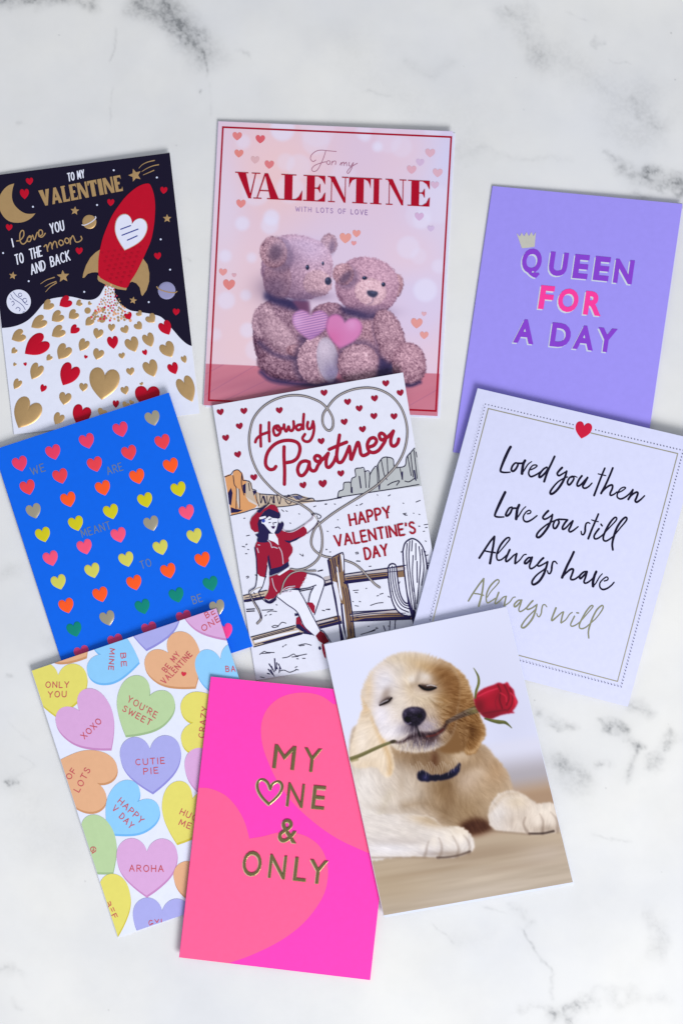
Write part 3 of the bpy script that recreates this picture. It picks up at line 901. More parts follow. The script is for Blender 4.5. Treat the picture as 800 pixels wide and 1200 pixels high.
    c.ribbons('lettering', [[(52, 289), (54.6, 287), (56.2, 294.4)], [(55.6, 292), (58.6, 284.6), (60.6, 286), (61.6, 291.6)], [(61, 290), (63.6, 283.4), (66, 284), (67.4, 290)], [(71.6, 288), (69.2, 285), (70.4, 281.6), (73.6, 282.4), (74.4, 286), (71.6, 288)], [(78.6, 285.4), (76.2, 282.6), (77.4, 279.2), (80.4, 280), (81, 283.6), (78.6, 285.4)], [(82.8, 286), (82.6, 278.8)], [(82.8, 281.4), (85.4, 276.2), (87.4, 279.6), (89.2, 283.4), (93, 283.2), (96.2, 280.2), (95.2, 277)]], GOLD, 1.4, 0.08)
    c.ribbons('lettering', stroke_text("AND", (37.6, 321.6), (53.8, 315.8), (-1.8, -11), .25), wl, 1.5, 0.08, curve=False)
    c.ribbons('lettering', stroke_text("BACK", (60.6, 312.4), (82.4, 304.6), (-1.8, -11), .25), wl, 1.5, 0.08, curve=False)
    return c

SLAB = {
 'V': [[(0, 1), (.42, 1), (.66, 0), (.40, 0)], [(.66, 1), (1, 1), (.64, 0), (.44, 0)]],
 'A': [[(.36, 1), (.62, 1), (1, 0), (.66, 0)], [(.36, 1), (.58, 1), (.26, 0), (0, 0)], [(.2, .2), (.8, .2), (.74, .38), (.28, .38)]],
 'L': [[(.06, 0), (.5, 0), (.5, 1), (.06, 1)], [(.06, 0), (1, 0), (1, .3), (.88, .14), (.06, .14)], [(0, .92), (.62, .92), (.62, 1), (0, 1)]],
 'E': [[(.06, 0), (.48, 0), (.48, 1), (.06, 1)], [(.06, 0), (1, 0), (1, .28), (.86, .14), (.06, .14)], [(.06, 1), (.98, 1), (.98, .74), (.84, .87), (.06, .87)], [(.3, .44), (.74, .44), (.74, .6), (.3, .6)]],
 'N': [[(0, 0), (.24, 0), (.24, 1), (0, 1)], [(0, 1), (.34, 1), (1, 0), (.66, 0)], [(.8, 0), (1, 0), (1, 1), (.8, 1)]],
 'T': [[(.28, 0), (.72, 0), (.72, 1), (.28, 1)], [(0, .86), (1, .86), (1, 1), (0, 1)], [(0, .72), (.1, .72), (.2, .88), (0, .88)], [(.9, .72), (1, .72), (1, .88), (.8, .88)]],
 'I': [[(.08, 0), (.92, 0), (.92, 1), (.08, 1)]],
}
rocket_card()

# ================================================================ card 2: teddy bears
BX = 252, 150
def bears_canvas(c):
    K = Canvas(236, 138, 536, 496, 0.62)
    n1, n2 = K.noise(60, 1), K.noise(22, 2)
    K.mix(np.ones_like(K.X), (218, 196, 224))
    K.mix(.95 * K.glow(325, 205, 62, 72), (234, 198, 204))
    K.mix(.6 * K.glow(450, 215, 50, 60), (222, 198, 220))
    K.mix(.75 * K.glow(285, 350, 56, 80), (230, 200, 210))
    K.mix(.6 * K.glow(270, 410, 40, 40), (232, 200, 208))
    K.mix(.9 * K.glow(524, 225, 40, 90), (205, 210, 248))
    K.mix(.7 * K.glow(500, 335, 46, 60), (214, 204, 236))
    K.mix(.7 * K.glow(262, 250, 22, 80), (218, 212, 240))
    K.mix(.5 * K.glow(400, 300, 70, 40), (212, 202, 234))
    K.mix(0.35 * (n1 - .35) * 2, (236, 202, 212))
    for x, y, r, a in ((331, 151, 14, .75), (285, 166, 8, .5), (287, 245, 9, .0), (426, 155, 9, .5), (318, 255, 9, .8), (284, 262, 8, .75), (264, 300, 7, .7), (295, 302, 5.5, .6), (316, 264, 10, .6), (265, 352, 10, .6), (288, 346, 6, .65), (290, 387, 8.5, .6), (252, 392, 7, .45), (442, 172, 5.5, .85), (428, 160, 6, .5), (512, 240, 22, .3), (478, 290, 13, .45), (478, 340, 12, .0), (498, 340, 13.5, .7), (507, 152, 10, .4), (494, 258, 10, .45), (490, 253, 15, .25), (370, 165, 16, .3), (350, 195, 14, .35), (340, 222, 16, .4), (300, 225, 16, .4), (455, 165, 14, .25), (420, 350, 16, .3), (470, 172, 12, .3), (482, 428, 16, .35), (300, 410, 12, .4), (335, 190, 10, .35), (402, 205, 14, .25), (297, 442, 12, .3), (490, 300, 9, .3), (514, 312, 8, .5), (372, 152, 20, .25)):
        if a: K.mix(a * K.ell(x, y, r, soft=3.5) * .95, (226, 222, 248)); K.mix(a * .12 * (K.ell(x, y, r, soft=1.2) - K.ell(x, y, r * .82, soft=1.5)).clip(0), (210, 214, 254))
    # pink floor
    fl = ((K.Y - (425.5 + (K.X - 238) * 0.043)) / 1.2).clip(0, 1)
    K.mix(fl, (196, 116, 138))
    K.mix(fl * 0.5 * K.noise(5, 9, -18, 12), (210, 134, 152))
    K.mix(fl * 0.6 * K.glow(360, 452, 90, 14), (146, 88, 116))
    for a, b in (((240, 463), (300, 428)), ((262, 470), (330, 437)), ((300, 466), (330, 450)), ((480, 475), (520, 452)), ((238, 440), (262, 427))):
        K.mix(fl * .5 * K.line([a, b], .7, .5), (150, 90, 130))
    # ---------- bears
    fur = K.lic(np.arctan2(K.Y - 330, K.X - 400) + K.noise(9, 31) * 4, 1, 5, .8)
    speck = blur(np.random.default_rng(8).standard_normal(K.X.shape), .75); speck /= speck.std()
    cells = blur(np.random.default_rng(18).standard_normal(K.X.shape), 1.25); cells /= cells.std()
    F = fur * .45 + speck * .75 + cells * .4
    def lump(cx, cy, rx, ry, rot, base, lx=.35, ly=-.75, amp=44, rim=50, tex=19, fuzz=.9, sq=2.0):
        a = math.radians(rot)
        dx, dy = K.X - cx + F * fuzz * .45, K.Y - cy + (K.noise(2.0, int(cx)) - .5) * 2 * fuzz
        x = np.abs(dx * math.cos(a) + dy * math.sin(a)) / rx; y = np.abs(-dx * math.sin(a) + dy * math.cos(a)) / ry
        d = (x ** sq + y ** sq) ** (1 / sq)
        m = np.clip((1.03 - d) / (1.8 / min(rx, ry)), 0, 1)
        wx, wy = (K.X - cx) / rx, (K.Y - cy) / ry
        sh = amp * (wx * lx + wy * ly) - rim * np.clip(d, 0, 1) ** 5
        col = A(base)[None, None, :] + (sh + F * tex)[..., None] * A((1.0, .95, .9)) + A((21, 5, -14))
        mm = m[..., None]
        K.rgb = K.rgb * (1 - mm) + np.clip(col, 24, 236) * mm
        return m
    masks1, masks2 = [], []
    navy = (44, 38, 84)
    # bear 1
    masks1.append(lump(385, 286, 10.5, 13, 8, (168, 146, 182), .5, -.5, 20))
    K.mix(.6 * K.ell(389, 289, 3.5, 8, 8, 3), (96, 76, 112))
    masks1.append(lump(330, 398, 33, 50, -8, (126, 106, 148), amp=25))
    masks1.append(lump(384, 404, 18, 22, 0, (130, 108, 150), amp=14))
    masks1.append(lump(348, 313, 41.5, 37.5, 10, (166, 145, 190), .62, -.55, 42, 22, 14, sq=2.35))
    masks1.append(lump(372, 332, 17.5, 16, 8, (178, 156, 192), .5, -.6, 20, 8, 15))
    masks1.append(lump(325, 328, 17, 25, 0, (138, 116, 156), .3, -.5, 26, 10, 16))
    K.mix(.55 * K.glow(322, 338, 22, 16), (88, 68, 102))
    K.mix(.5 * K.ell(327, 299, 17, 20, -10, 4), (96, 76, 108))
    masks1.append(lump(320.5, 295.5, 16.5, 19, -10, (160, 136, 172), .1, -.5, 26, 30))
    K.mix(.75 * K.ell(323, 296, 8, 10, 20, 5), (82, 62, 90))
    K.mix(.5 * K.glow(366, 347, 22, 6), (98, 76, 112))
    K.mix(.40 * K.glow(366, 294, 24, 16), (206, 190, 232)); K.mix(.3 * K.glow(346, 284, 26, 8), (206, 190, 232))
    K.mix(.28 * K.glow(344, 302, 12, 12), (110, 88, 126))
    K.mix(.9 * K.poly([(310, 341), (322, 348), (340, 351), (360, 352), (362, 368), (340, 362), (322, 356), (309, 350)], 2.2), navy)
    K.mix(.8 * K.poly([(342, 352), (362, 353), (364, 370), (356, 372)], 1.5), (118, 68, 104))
    # bear 2 body first where it lies behind the cushions
    masks2.append(lump(424, 404, 36, 50, -6, (146, 120, 158), amp=22))
    masks2.append(lump(384, 366, 20, 12, -8, (130, 106, 148), .2, -.8, 26))
    K.mix(.6 * K.ell(395, 378, 16, 9, 0, 5), (92, 72, 112))
    # bear 1 arm, leg, foot
    masks1.append(lump(344, 427, 44, 20, 6, (132, 110, 150), .2, -.8, 34))
    K.mix(.6 * K.line([(304, 402), (318, 413), (334, 419), (352, 421)], 5, 2.4), (60, 46, 86))
    masks1.append(lump(309, 376, 14, 22, 10, (166, 146, 184), .0, -.5, 24))
    masks1.append(lump(325, 391, 14.5, 33, -42, (160, 140, 178), .45, -.75, 38, 34, 15))
    masks1.append(lump(347, 411, 13, 8, 10, (142, 116, 152), .2, -.8, 24))
    K.mix(.55 * K.line([(338, 417), (348, 419), (358, 415)], 2.4, 1.4), (60, 46, 84))
    K.mix(.6 * K.line([(352, 396), (362, 401), (366, 408)], 5, 3), (66, 50, 90))
    K.mix(.85 * K.line([(306, 436), (318, 445), (340, 449), (372, 451), (392, 448)], 5, 2.6), navy)
    K.mix(.6 * K.ell(368, 423, 25, 29, 6, 5), (66, 50, 84))
    masks1.append(lump(371, 422, 23, 28, 6, (160, 138, 176), -.1, -.8, 30, 24))
    pad = K.ell(384, 421.5, 12.6, 26, -8, 1.4)
    K.mix(pad, (178, 164, 188)); K.mix(pad * K.glow(380, 408, 10, 14), (206, 190, 212)); K.mix(.6 * pad * K.glow(389, 438, 10, 12), (116, 104, 150)); K.rgb += (pad * speck * 4)[..., None]
    K.mix(.6 * K.line([(372, 430), (375, 440), (380, 448)], .8, .5), (215, 200, 210))
    # bear 2 head
    masks2.append(lump(463, 336, 9.5, 16, 14, (150, 124, 158)))
    K.mix(.75 * K.poly([(460, 328), (466, 330), (464, 342), (459, 350)], 2), (88, 70, 108))
    masks2.append(lump(430, 335, 37, 33.5, 14, (168, 142, 186), .35, -.6, 36, 24, 13, sq=2.2))
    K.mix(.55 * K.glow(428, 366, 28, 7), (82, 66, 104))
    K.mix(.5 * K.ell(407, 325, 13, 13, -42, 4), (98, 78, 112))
    masks2.append(lump(402, 321, 13, 13, -42, (160, 134, 170), .1, -.6, 24, 28))
    K.mix(.75 * K.ell(405, 325, 9, 4.5, -45, 3), (84, 64, 96))
    masks2.append(lump(434, 342, 19, 16.5, 12, (202, 178, 212), .2, -.6, 22, 26, 11)); K.mix(.5 * K.line([(437, 348), (436, 354), (430, 357)], 1.2, .8), (110, 88, 124))
    K.mix(.75 * K.poly([(396, 358), (414, 363), (432, 369), (446, 366), (444, 372), (426, 374), (404, 368)], 2), navy)
    # bear 2 arm and legs
    K.mix(.6 * K.line([(444, 368), (440, 384), (444, 404), (447, 420)], 6, 3.5), (84, 64, 104))
    masks2.append(lump(456, 392, 17, 32, -20, (158, 134, 172), .5, -.5, 30))
    masks2.append(lump(459, 412, 16.5, 15.5, 0, (150, 126, 164), .3, -.7, 26))
    K.mix(.6 * K.ell(420, 424, 27, 26, 0, 5), (84, 64, 100))
    masks2.append(lump(420, 427, 25, 24, 0, (160, 136, 174), .2, -.8, 34))
    K.mix(.85 * K.poly([(446, 418), (456, 426), (464, 424), (462, 440), (458, 446), (440, 448), (443, 432)], 2.2), navy)
    masks2.append(lump(479, 427, 20.5, 26, -4, (156, 130, 168), .2, -.8, 34))
    K.mix(.75 * K.line([(468, 450), (480, 452), (492, 448)], 3.5, 2), navy)
    K.mix(.7 * K.line([(394, 446), (410, 452), (440, 452)], 4, 2.2), (62, 48, 92))
    # faces
    for x, y, rx, ry in ((360.2, 313.4, 2.1, 3.0), (378.3, 308.8, 1.3, 2.2), (427, 325.8, 2.9, 2.1), (449, 333.3, 2.3, 2.6)):
        K.mix(K.ell(x, y, rx, ry, 0, .8), (36, 38, 66)); K.mix(.8 * K.ell(x - .6, y - .9, .7, .7, 0, .5), (120, 150, 200))
    K.mix(K.ell(384.4, 329.4, 3.9, 4.6, 0, 1), (52, 54, 84)); K.mix(.6 * K.ell(383.2, 327.4, 1.6, 1.6, 0, 1), (96, 104, 140))
    K.mix(K.poly([(430.5, 340.5), (442, 342), (441, 347), (437, 348.6), (431, 346)], .8, 4), (58, 58, 88)); K.mix(.5 * K.ell(437, 342.8, 3, 1.2, 8, 1), (98, 104, 140))
    # cushions
    c1 = heart_tt((363, 398.5), (364, 366), 42, 60); c2 = heart_tt((399.5, 410), (402, 376), 41, 60)
    m1 = K.poly(c1, .9)
    K.mix(m1, (212, 156, 204)); K.mix(m1 * .75 * (.5 + .5 * np.sin((K.Y * .97 + K.X * .2) * 2.2)) ** 2, (128, 92, 160)); K.mix(.5 * m1 * K.glow(348, 376, 8, 8), (222, 176, 226)); K.mix(.5 * m1 * K.glow(372, 394, 14, 7), (150, 100, 168))
    c2 = heart(401.5, 389.5, 42, 38, 12, 60)
    m2 = K.poly(c2, .9)
    K.mix(m2, (216, 136, 190)); K.mix(m2 * .5 * (.5 + .5 * np.sin(K.X * 2.6) * np.sin(K.Y * 2.2)) , (190, 96, 160)); K.mix(.6 * m2 * K.glow(412, 380, 8, 8), (222, 160, 212)); K.mix(.45 * m2 * K.glow(388, 398, 12, 12), (206, 92, 150)); 
    for mm_ in (m1, m2):
        K.mix(.5 * mm_ * np.clip(1 - 1.25 * blur(mm_, 4), 0, 1) * 1.6, (128, 70, 130))
    B1 = np.maximum.reduce(masks1) > .5; B2 = np.maximum.reduce(masks2) > .5
    B1m = B1 & ~B2; 
    # what lies on top decides: bear 1's foot and cushion edge
    own = np.zeros(K.X.shape, int)
    own[B1] = 1; own[B2] = 2
    own[(np.maximum.reduce(masks1[4:]) > .5) & (K.X < 393)] = 1
    own[(masks2[3] > .5) | (masks2[4] > .5)] = 2
    own[m1 > .5] = 3; own[m2 > .5] = 4
    n = 'printed_backdrop'
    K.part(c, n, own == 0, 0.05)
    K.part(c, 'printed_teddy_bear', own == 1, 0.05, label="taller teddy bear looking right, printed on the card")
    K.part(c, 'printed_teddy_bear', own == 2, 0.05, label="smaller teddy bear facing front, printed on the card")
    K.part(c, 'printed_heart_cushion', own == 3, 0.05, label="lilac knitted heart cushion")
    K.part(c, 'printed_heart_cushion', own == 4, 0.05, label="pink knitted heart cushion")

DIDONE = {
 'V': [[(.08, 1), (.42, 1), (.66, 0), (.54, 0)], [(.80, 1), (.84, 1), (.64, .03), (.6, .1)], [(0, .965), (.52, .965), (.52, 1), (0, 1)], [(.66, .965), (1, .965), (1, 1), (.66, 1)]],
 'A': [[(.40, 1), (.52, 1), (.93, 0), (.62, 0)], [(.40, 1), (.43, .93), (.15, 0), (.11, 0)], [(.23, .3), (.72, .3), (.71, .34), (.24, .34)], [(0, 0), (.3, 0), (.3, .035), (0, .035)], [(.5, 0), (1.04, 0), (1.04, .035), (.5, .035)]],
 'L': [[(.16, 0), (.54, 0), (.54, 1), (.16, 1)], [(0, .965), (.72, .965), (.72, 1), (0, 1)], [(0, 0), (1, 0), (1, .035), (0, .035)], [(.5, .03), (1, .03), (1.02, .4), (.95, .3), (.86, .16), (.72, .06)]],
 'E': [[(.16, 0), (.52, 0), (.52, 1), (.16, 1)], [(0, .965), (1, .965), (1, 1), (0, 1)], [(0, 0), (1, 0), (1, .035), (0, .035)], [(1, .99), (1, .66), (.95, .72), (.86, .86), (.66, .97)], [(1, .01), (1.02, .36), (.95, .3), (.86, .14), (.66, .03)], [(.5, .49), (.74, .49), (.74, .53), (.5, .53)], [(.76, .34), (.78, .34), (.78, .68), (.76, .68), (.68, .55), (.56, .51), (.68, .47)]],
 'N': [[(.15, 0), (.19, 0), (.19, 1), (.15, 1)], [(.04, 1), (.34, 1), (.93, .12), (.93, 0), (.84, 0)], [(.89, 0), (.93, 0), (.93, 1), (.89, 1)], [(-.04, .965), (.3, .965), (.3, 1), (-.04, 1)], [(0, 0), (.36, 0), (.36, .035), (0, .035)], [(.72, .965), (1.08, .965), (1.08, 1), (.72, 1)]],
 'T': [[(.33, 0), (.68, 0), (.68, 1), (.33, 1)], [(0, .965), (1, .965), (1, 1), (0, 1)], [(0, .97), (0, .6), (.05, .74), (.14, .88), (.34, .96)], [(1, .97), (1, .6), (.95, .74), (.86, .88), (.66, .96)], [(.16, 0), (.85, 0), (.85, .035), (.16, .035)]],
 'I': [[(.3, 0), (.8, 0), (.8, 1), (.3, 1)], [(0, .965), (1.05, .965), (1.05, 1), (0, 1)], [(0, 0), (1.05, 0), (1.05, .035), (0, .035)]],
}
def bears_card():
    c = Card("greeting_card", "large pink card with two teddy bears holding heart cushions in a red border",
             [(256, 142), (530.5, 153.8), (512.5, 487.8), (238.5, 475)], (0, 0, 0, 0), (0.8, 2.6, 2.4, 0.6),
             INK("bears_card_paper", (216, 208, 236), 0.45), 0.4, back_shift=(2.6, 2.2), edge=INK("bears_back_sheet", (222, 224, 242), .5))
    bears_canvas(c)
    red = INK("border_red", (165, 12, 44), 0.32)
    bd = [(261.3, 149.0), (528.4, 160.6), (510.4, 481.6), (244.8, 469.0)]
    strips = []
    for i in range(4):
        a, b = A(bd[i]), A(bd[(i + 1) % 4]); d = (b - a) / np.hypot(*(b - a)); n = A((-d[1], d[0])) * 1.05
        k = 24
        e0 = a - d * 1.05 if True else a
        for j in range(k):
            p, q = a + (b - a) * j / k, a + (b - a) * (j + 1) / k
            if j == 0: p = p - d * 1.05 * (i % 2 == 0)
            if j == k - 1: q = q + d * 1.05 * (i % 2 == 0)
            if i % 2 == 1 and j == 0: p = p + d * 1.05
            if i % 2 == 1 and j == k - 1: q = q - d * 1.05
            strips.append([p - n, q - n, q + n, p + n])
    P, F = [], []
    for s_ in strips:
        F.append(tuple(range(len(P), len(P) + 4))); P += [tuple(x) for x in s_]
    c.mesh('border', P, 0.1, fix(P, F), red)
    org, pal = (222, 112, 108), (214, 164, 184)
    soften = lambda k: tuple(int(v * .72 + t * .28) for v, t in zip(k, (226, 200, 220)))
    for x, y, w, col in ((278, 159.7, 11, (222, 104, 100)), (305, 163.2, 11, (214, 58, 66)), (280, 180, 10.5, (224, 112, 98)), (299, 187.4, 10, (214, 168, 172)), (315.5, 193, 11, (218, 96, 98)), (282.4, 238.8, 11, (224, 114, 108)),
                         (404.6, 279.2, 13.5, (228, 140, 122)), (417.6, 273.8, 9.5, (228, 136, 124)), (414.4, 285.2, 6, (226, 134, 136)), (261.4, 319, 9.5, (226, 136, 130)), (274.4, 322.6, 5.5, (214, 160, 174)), (268.4, 333.8, 14, (220, 108, 100)),
                         (488, 379, 13.5, (222, 134, 124)), (496.7, 393, 10, (224, 140, 130)), (496.5, 368, 6, (216, 160, 174)), (503.7, 179.4, 11.5, pal), (492, 190.5, 9.5, (202, 176, 216)), (482, 199, 11, (216, 158, 178)), (512.5, 202.7, 11.5, pal), (509.3, 217, 9.5, (206, 172, 206)), (491, 254, 10.5, (204, 168, 214)), (504.5, 268, 8, (198, 178, 222)), (433.5, 281, 0, org)):
        if w: c.fill('heart', heart(x, y, w, w * .9, 3, 24), INK("heart_print", soften(col), .4), 0.12)
    # VALENTINE in fat-and-thin serif capitals
    xs = {0: ('V', 275.2, 304.6), 1: ('A', 296.8, 329.2), 2: ('L', 329.2, 353.6), 3: ('E', 355.2, 380.6), 4: ('N', 384.4, 406.2), 5: ('T', 408.6, 433.8), 6: ('I', 433.6, 446.2), 7: ('N', 452, 473.6), 8: ('E', 477.4, 502.8)}
    m = INK("serif_red", (170, 8, 40), 0.28)
    for k in range(9):
        ch, x0, x1 = xs[k]
        bx = lambda X: (X, 231.6 + (X - 275) * 0.0467)
        sh = A((0.6, -30.2))
        f = lambda a, b: tuple(A(bx(x0 + (x1 - x0) * a)) + sh * b)
        c.polys('letter', [[f(a, b) for a, b in pg] for pg in DIDONE[ch]], m, 0.1, 0.16)
    th = INK("thin_script", (170, 112, 140), .4)
    c.ribbons('lettering', [[(394, 177.6), (385, 176.8), (376, 176), (370, 177.4), (365, 181.6), (363.8, 186.4), (366.8, 189.4), (370, 187.6)], [(381.6, 176.8), (379.4, 184), (376, 192), (371.6, 199.4), (367.2, 201), (365.2, 198.4), (368.4, 194.2), (376, 191), (382, 189.6)], [(384.6, 193), (382.6, 191.2), (384, 188.6), (386.6, 189), (386.4, 192), (384.6, 193)], [(388.2, 193.4), (389.4, 188.8)], [(389, 191), (391.4, 188.8), (393.4, 189.4), (393, 193)],
                            [(398, 193.4), (400.2, 190.4), (400, 194)], [(400.2, 192), (402.6, 190), (403, 194.2)], [(403.2, 192.4), (405.6, 190.2), (406.2, 194.4)], [(409, 190.4), (408.8, 194), (411, 194.6), (413.8, 190.8)], [(414, 190.6), (411.6, 198), (408.2, 203.2), (406.6, 201.4), (411, 196), (418.6, 191.4)]], th, 0.75, 0.08)
    c.ribbons('lettering', stroke_text("WITH LOTS OF LOVE", (346.4, 247.6), (430.4, 251.9), (0.1, -5.4), .38), INK("thin_caps", (160, 128, 182), .4), 0.7, 0.08, curve=False)
    return c
bears_card()

# ================================================================ card 3: queen for a day
def letters_fit(c, spec, up, m, weight, h, back=None, backshift=(0, 0), backw=0.0, bevel=0.004, lift=0.06, backlift=0.03):
    for ch, bl, br in spec:
        if back is not None:
            c.text('letter_foil', ch, bl, br, up, back, backlift, weight=weight + backw, shift=backshift)
        c.text('letter', ch, bl, br, up, m, lift, weight=weight, extrude=h, bevel=bevel)

def queen_card():
    c = Card("greeting_card", "lilac card reading queen for a day under a small silver crown",
             [(577, 218), (799, 239), (753.5, 551), (531, 530)], (0, 0, 0, 0), (0.6, 2.2, 1.6, 0.4), INK("lilac_paper", (156, 145, 241), 0.5), 0.35, edge=INK("lilac_back", (150, 150, 245), .5))
    pur = INK("purple_ink", (134, 66, 206), .4); pk = INK("hot_pink_ink", (246, 62, 160), .4)
    up = (4.0, -27.8)
    sil = mat('silver_underprint', (212, 222, 240), .35, .25)
    b1 = lambda x: (x, 320.2 + (x - 610) * .1)
    Q = [('Q', (609.4, 318.6), (632.2, 320.8)), ('U', (641.2, 322.4), (662.4, 324.4)), ('E', (669.8, 325.6), (687.2, 327.2)), ('E', (693.8, 327.8), (711.8, 329.6)), ('N', (717.4, 331), (739.4, 333.2))]
    letters_fit(c, Q, up, pur, 0.035, 0.0, sil, (-1.6, 1.5), 0.006)
    F = [('F', (629.8, 361.6), (646, 363.2)), ('O', (651.6, 364.6), (675.2, 366.8)), ('R', (682.4, 368.2), (703.2, 370.4))]
    letters_fit(c, F, (4.0, -27.4), pk, 0.035, 0.0, sil, (-1.6, 1.5), 0.006)
    D = [('A', (600.6, 401.2), (624.4, 403.4)), ('D', (643.2, 405.4), (666.2, 407.8)), ('A', (670.0, 408.4), (694.0, 410.8)), ('Y', (696.8, 411.2), (719.2, 413.4))]
    letters_fit(c, D, (4.0, -27.6), pur, 0.035, 0.0, sil, (-1.6, 1.5), 0.006)
    c.fill('crown', [(604.8, 273), (608.6, 277), (610.8, 272.5), (613.6, 277), (616.5, 271.8), (619.2, 276.8), (622.3, 271.8), (624.4, 276.4), (627.5, 272), (626, 289.2), (618, 290.4), (611, 291)], mat("crown_foil", (226, 224, 214), .3, .6), 0.1, grid=3)
    return c
queen_card()

# ================================================================ card 4: we are meant to be
def blue_card():
    c = Card("greeting_card", "bright blue card covered with rows of small coloured and silver hearts",
             [(-7, 527), (198, 460), (296, 757.5), (89, 825)], (1.9, 4.3, 0, 0), (0.6, 1.6, 1.4, 0.5), INK("blue_paper", (8, 100, 232), 0.5), 0.35, edge=INK("blue_back", (120, 150, 215), .6))
    cols = dict(P=(226, 62, 100), R=(228, 66, 78), O=(246, 90, 38), Y=(204, 196, 32), K=(240, 84, 122), L=(206, 202, 92), G=(14, 132, 118), M=(208, 66, 122), S=None, B=(246, 68, 148))
    rows = [[(64, 250, 'P'), (168, 214, 'P'), (273, 179, 'P'), (378, 143, 'P'), (478, 108, 'S')], [(88, 324, 'R'), (190, 289, 'R'), (298, 252, 'R'), (405, 216, 'R'), (509, 182, 'R')],
            [(107, 398, 'S'), (215, 362, 'O'), (323, 326, 'O'), (430, 290, 'O'), (535, 256, 'O')], [(136, 472, 'Y'), (239, 437, 'Y'), (348, 400, 'Y'), (455, 364, 'Y'), (559, 330, 'Y')],
            [(160, 546, 'K'), (266, 510, 'K'), (372, 473, 'K'), (474, 437, 'S'), (585, 402, 'K')], [(185, 620, 'L'), (290, 584, 'L'), (396, 549, 'L'), (503, 512, 'L'), (609, 476, 'L')],
            [(209, 694, 'O'), (315, 659, 'O'), (421, 622, 'O'), (527, 585, 'O'), (634, 550, 'O')], [(234, 768, 'G'), (337, 733, 'S'), (447, 697, 'G'), (553, 661, 'G'), (659, 625, 'G')],
            [(257, 842, 'M'), (362, 806, 'M'), (468, 768, 'M'), (576, 732, 'M'), (680, 699, 'S')], [(705, 773, 'B'), (600, 806, 'B')]]
    for row in rows:
        for x, y, k in row:
            px, py = x / 2.6667, 450 + y / 2.6667
            m = SILVER if k == 'S' else INK("heart_ink", cols[k], .4)
            if k == 'S': m = mat("champagne_foil", (216, 206, 182), .26, 1.0, bump=.1, scale=500)
            c.dome('heart', heart(px, py, 17.6, 17.4, -17, 30), m, 0.14 if k != 'S' else 0.5, rings=((1, 0), (.9, .8), (.55, 1.0)) if k != 'S' else ((1, 0), (.85, .5), (.6, .85), (.3, 1)))
    fo = foil("grey_foil_line", (150, 166, 178), .4)
    for t, bl, br in (("WE", (38, 556.6), (53.6, 551.6)), ("ARE", (127, 556.4), (144.6, 550.6)), ("MEANT", (97, 629.6), (130.4, 619.4)), ("TO", (166.4, 666.8), (178, 662.8)), ("BE", (227, 707.8), (237.6, 704.4))):
        c.ribbons('lettering', stroke_text(t, bl, br, (-2.8, -8.4), .3), fo, 0.95, 0.06, 0.0, curve=False)
blue_card()

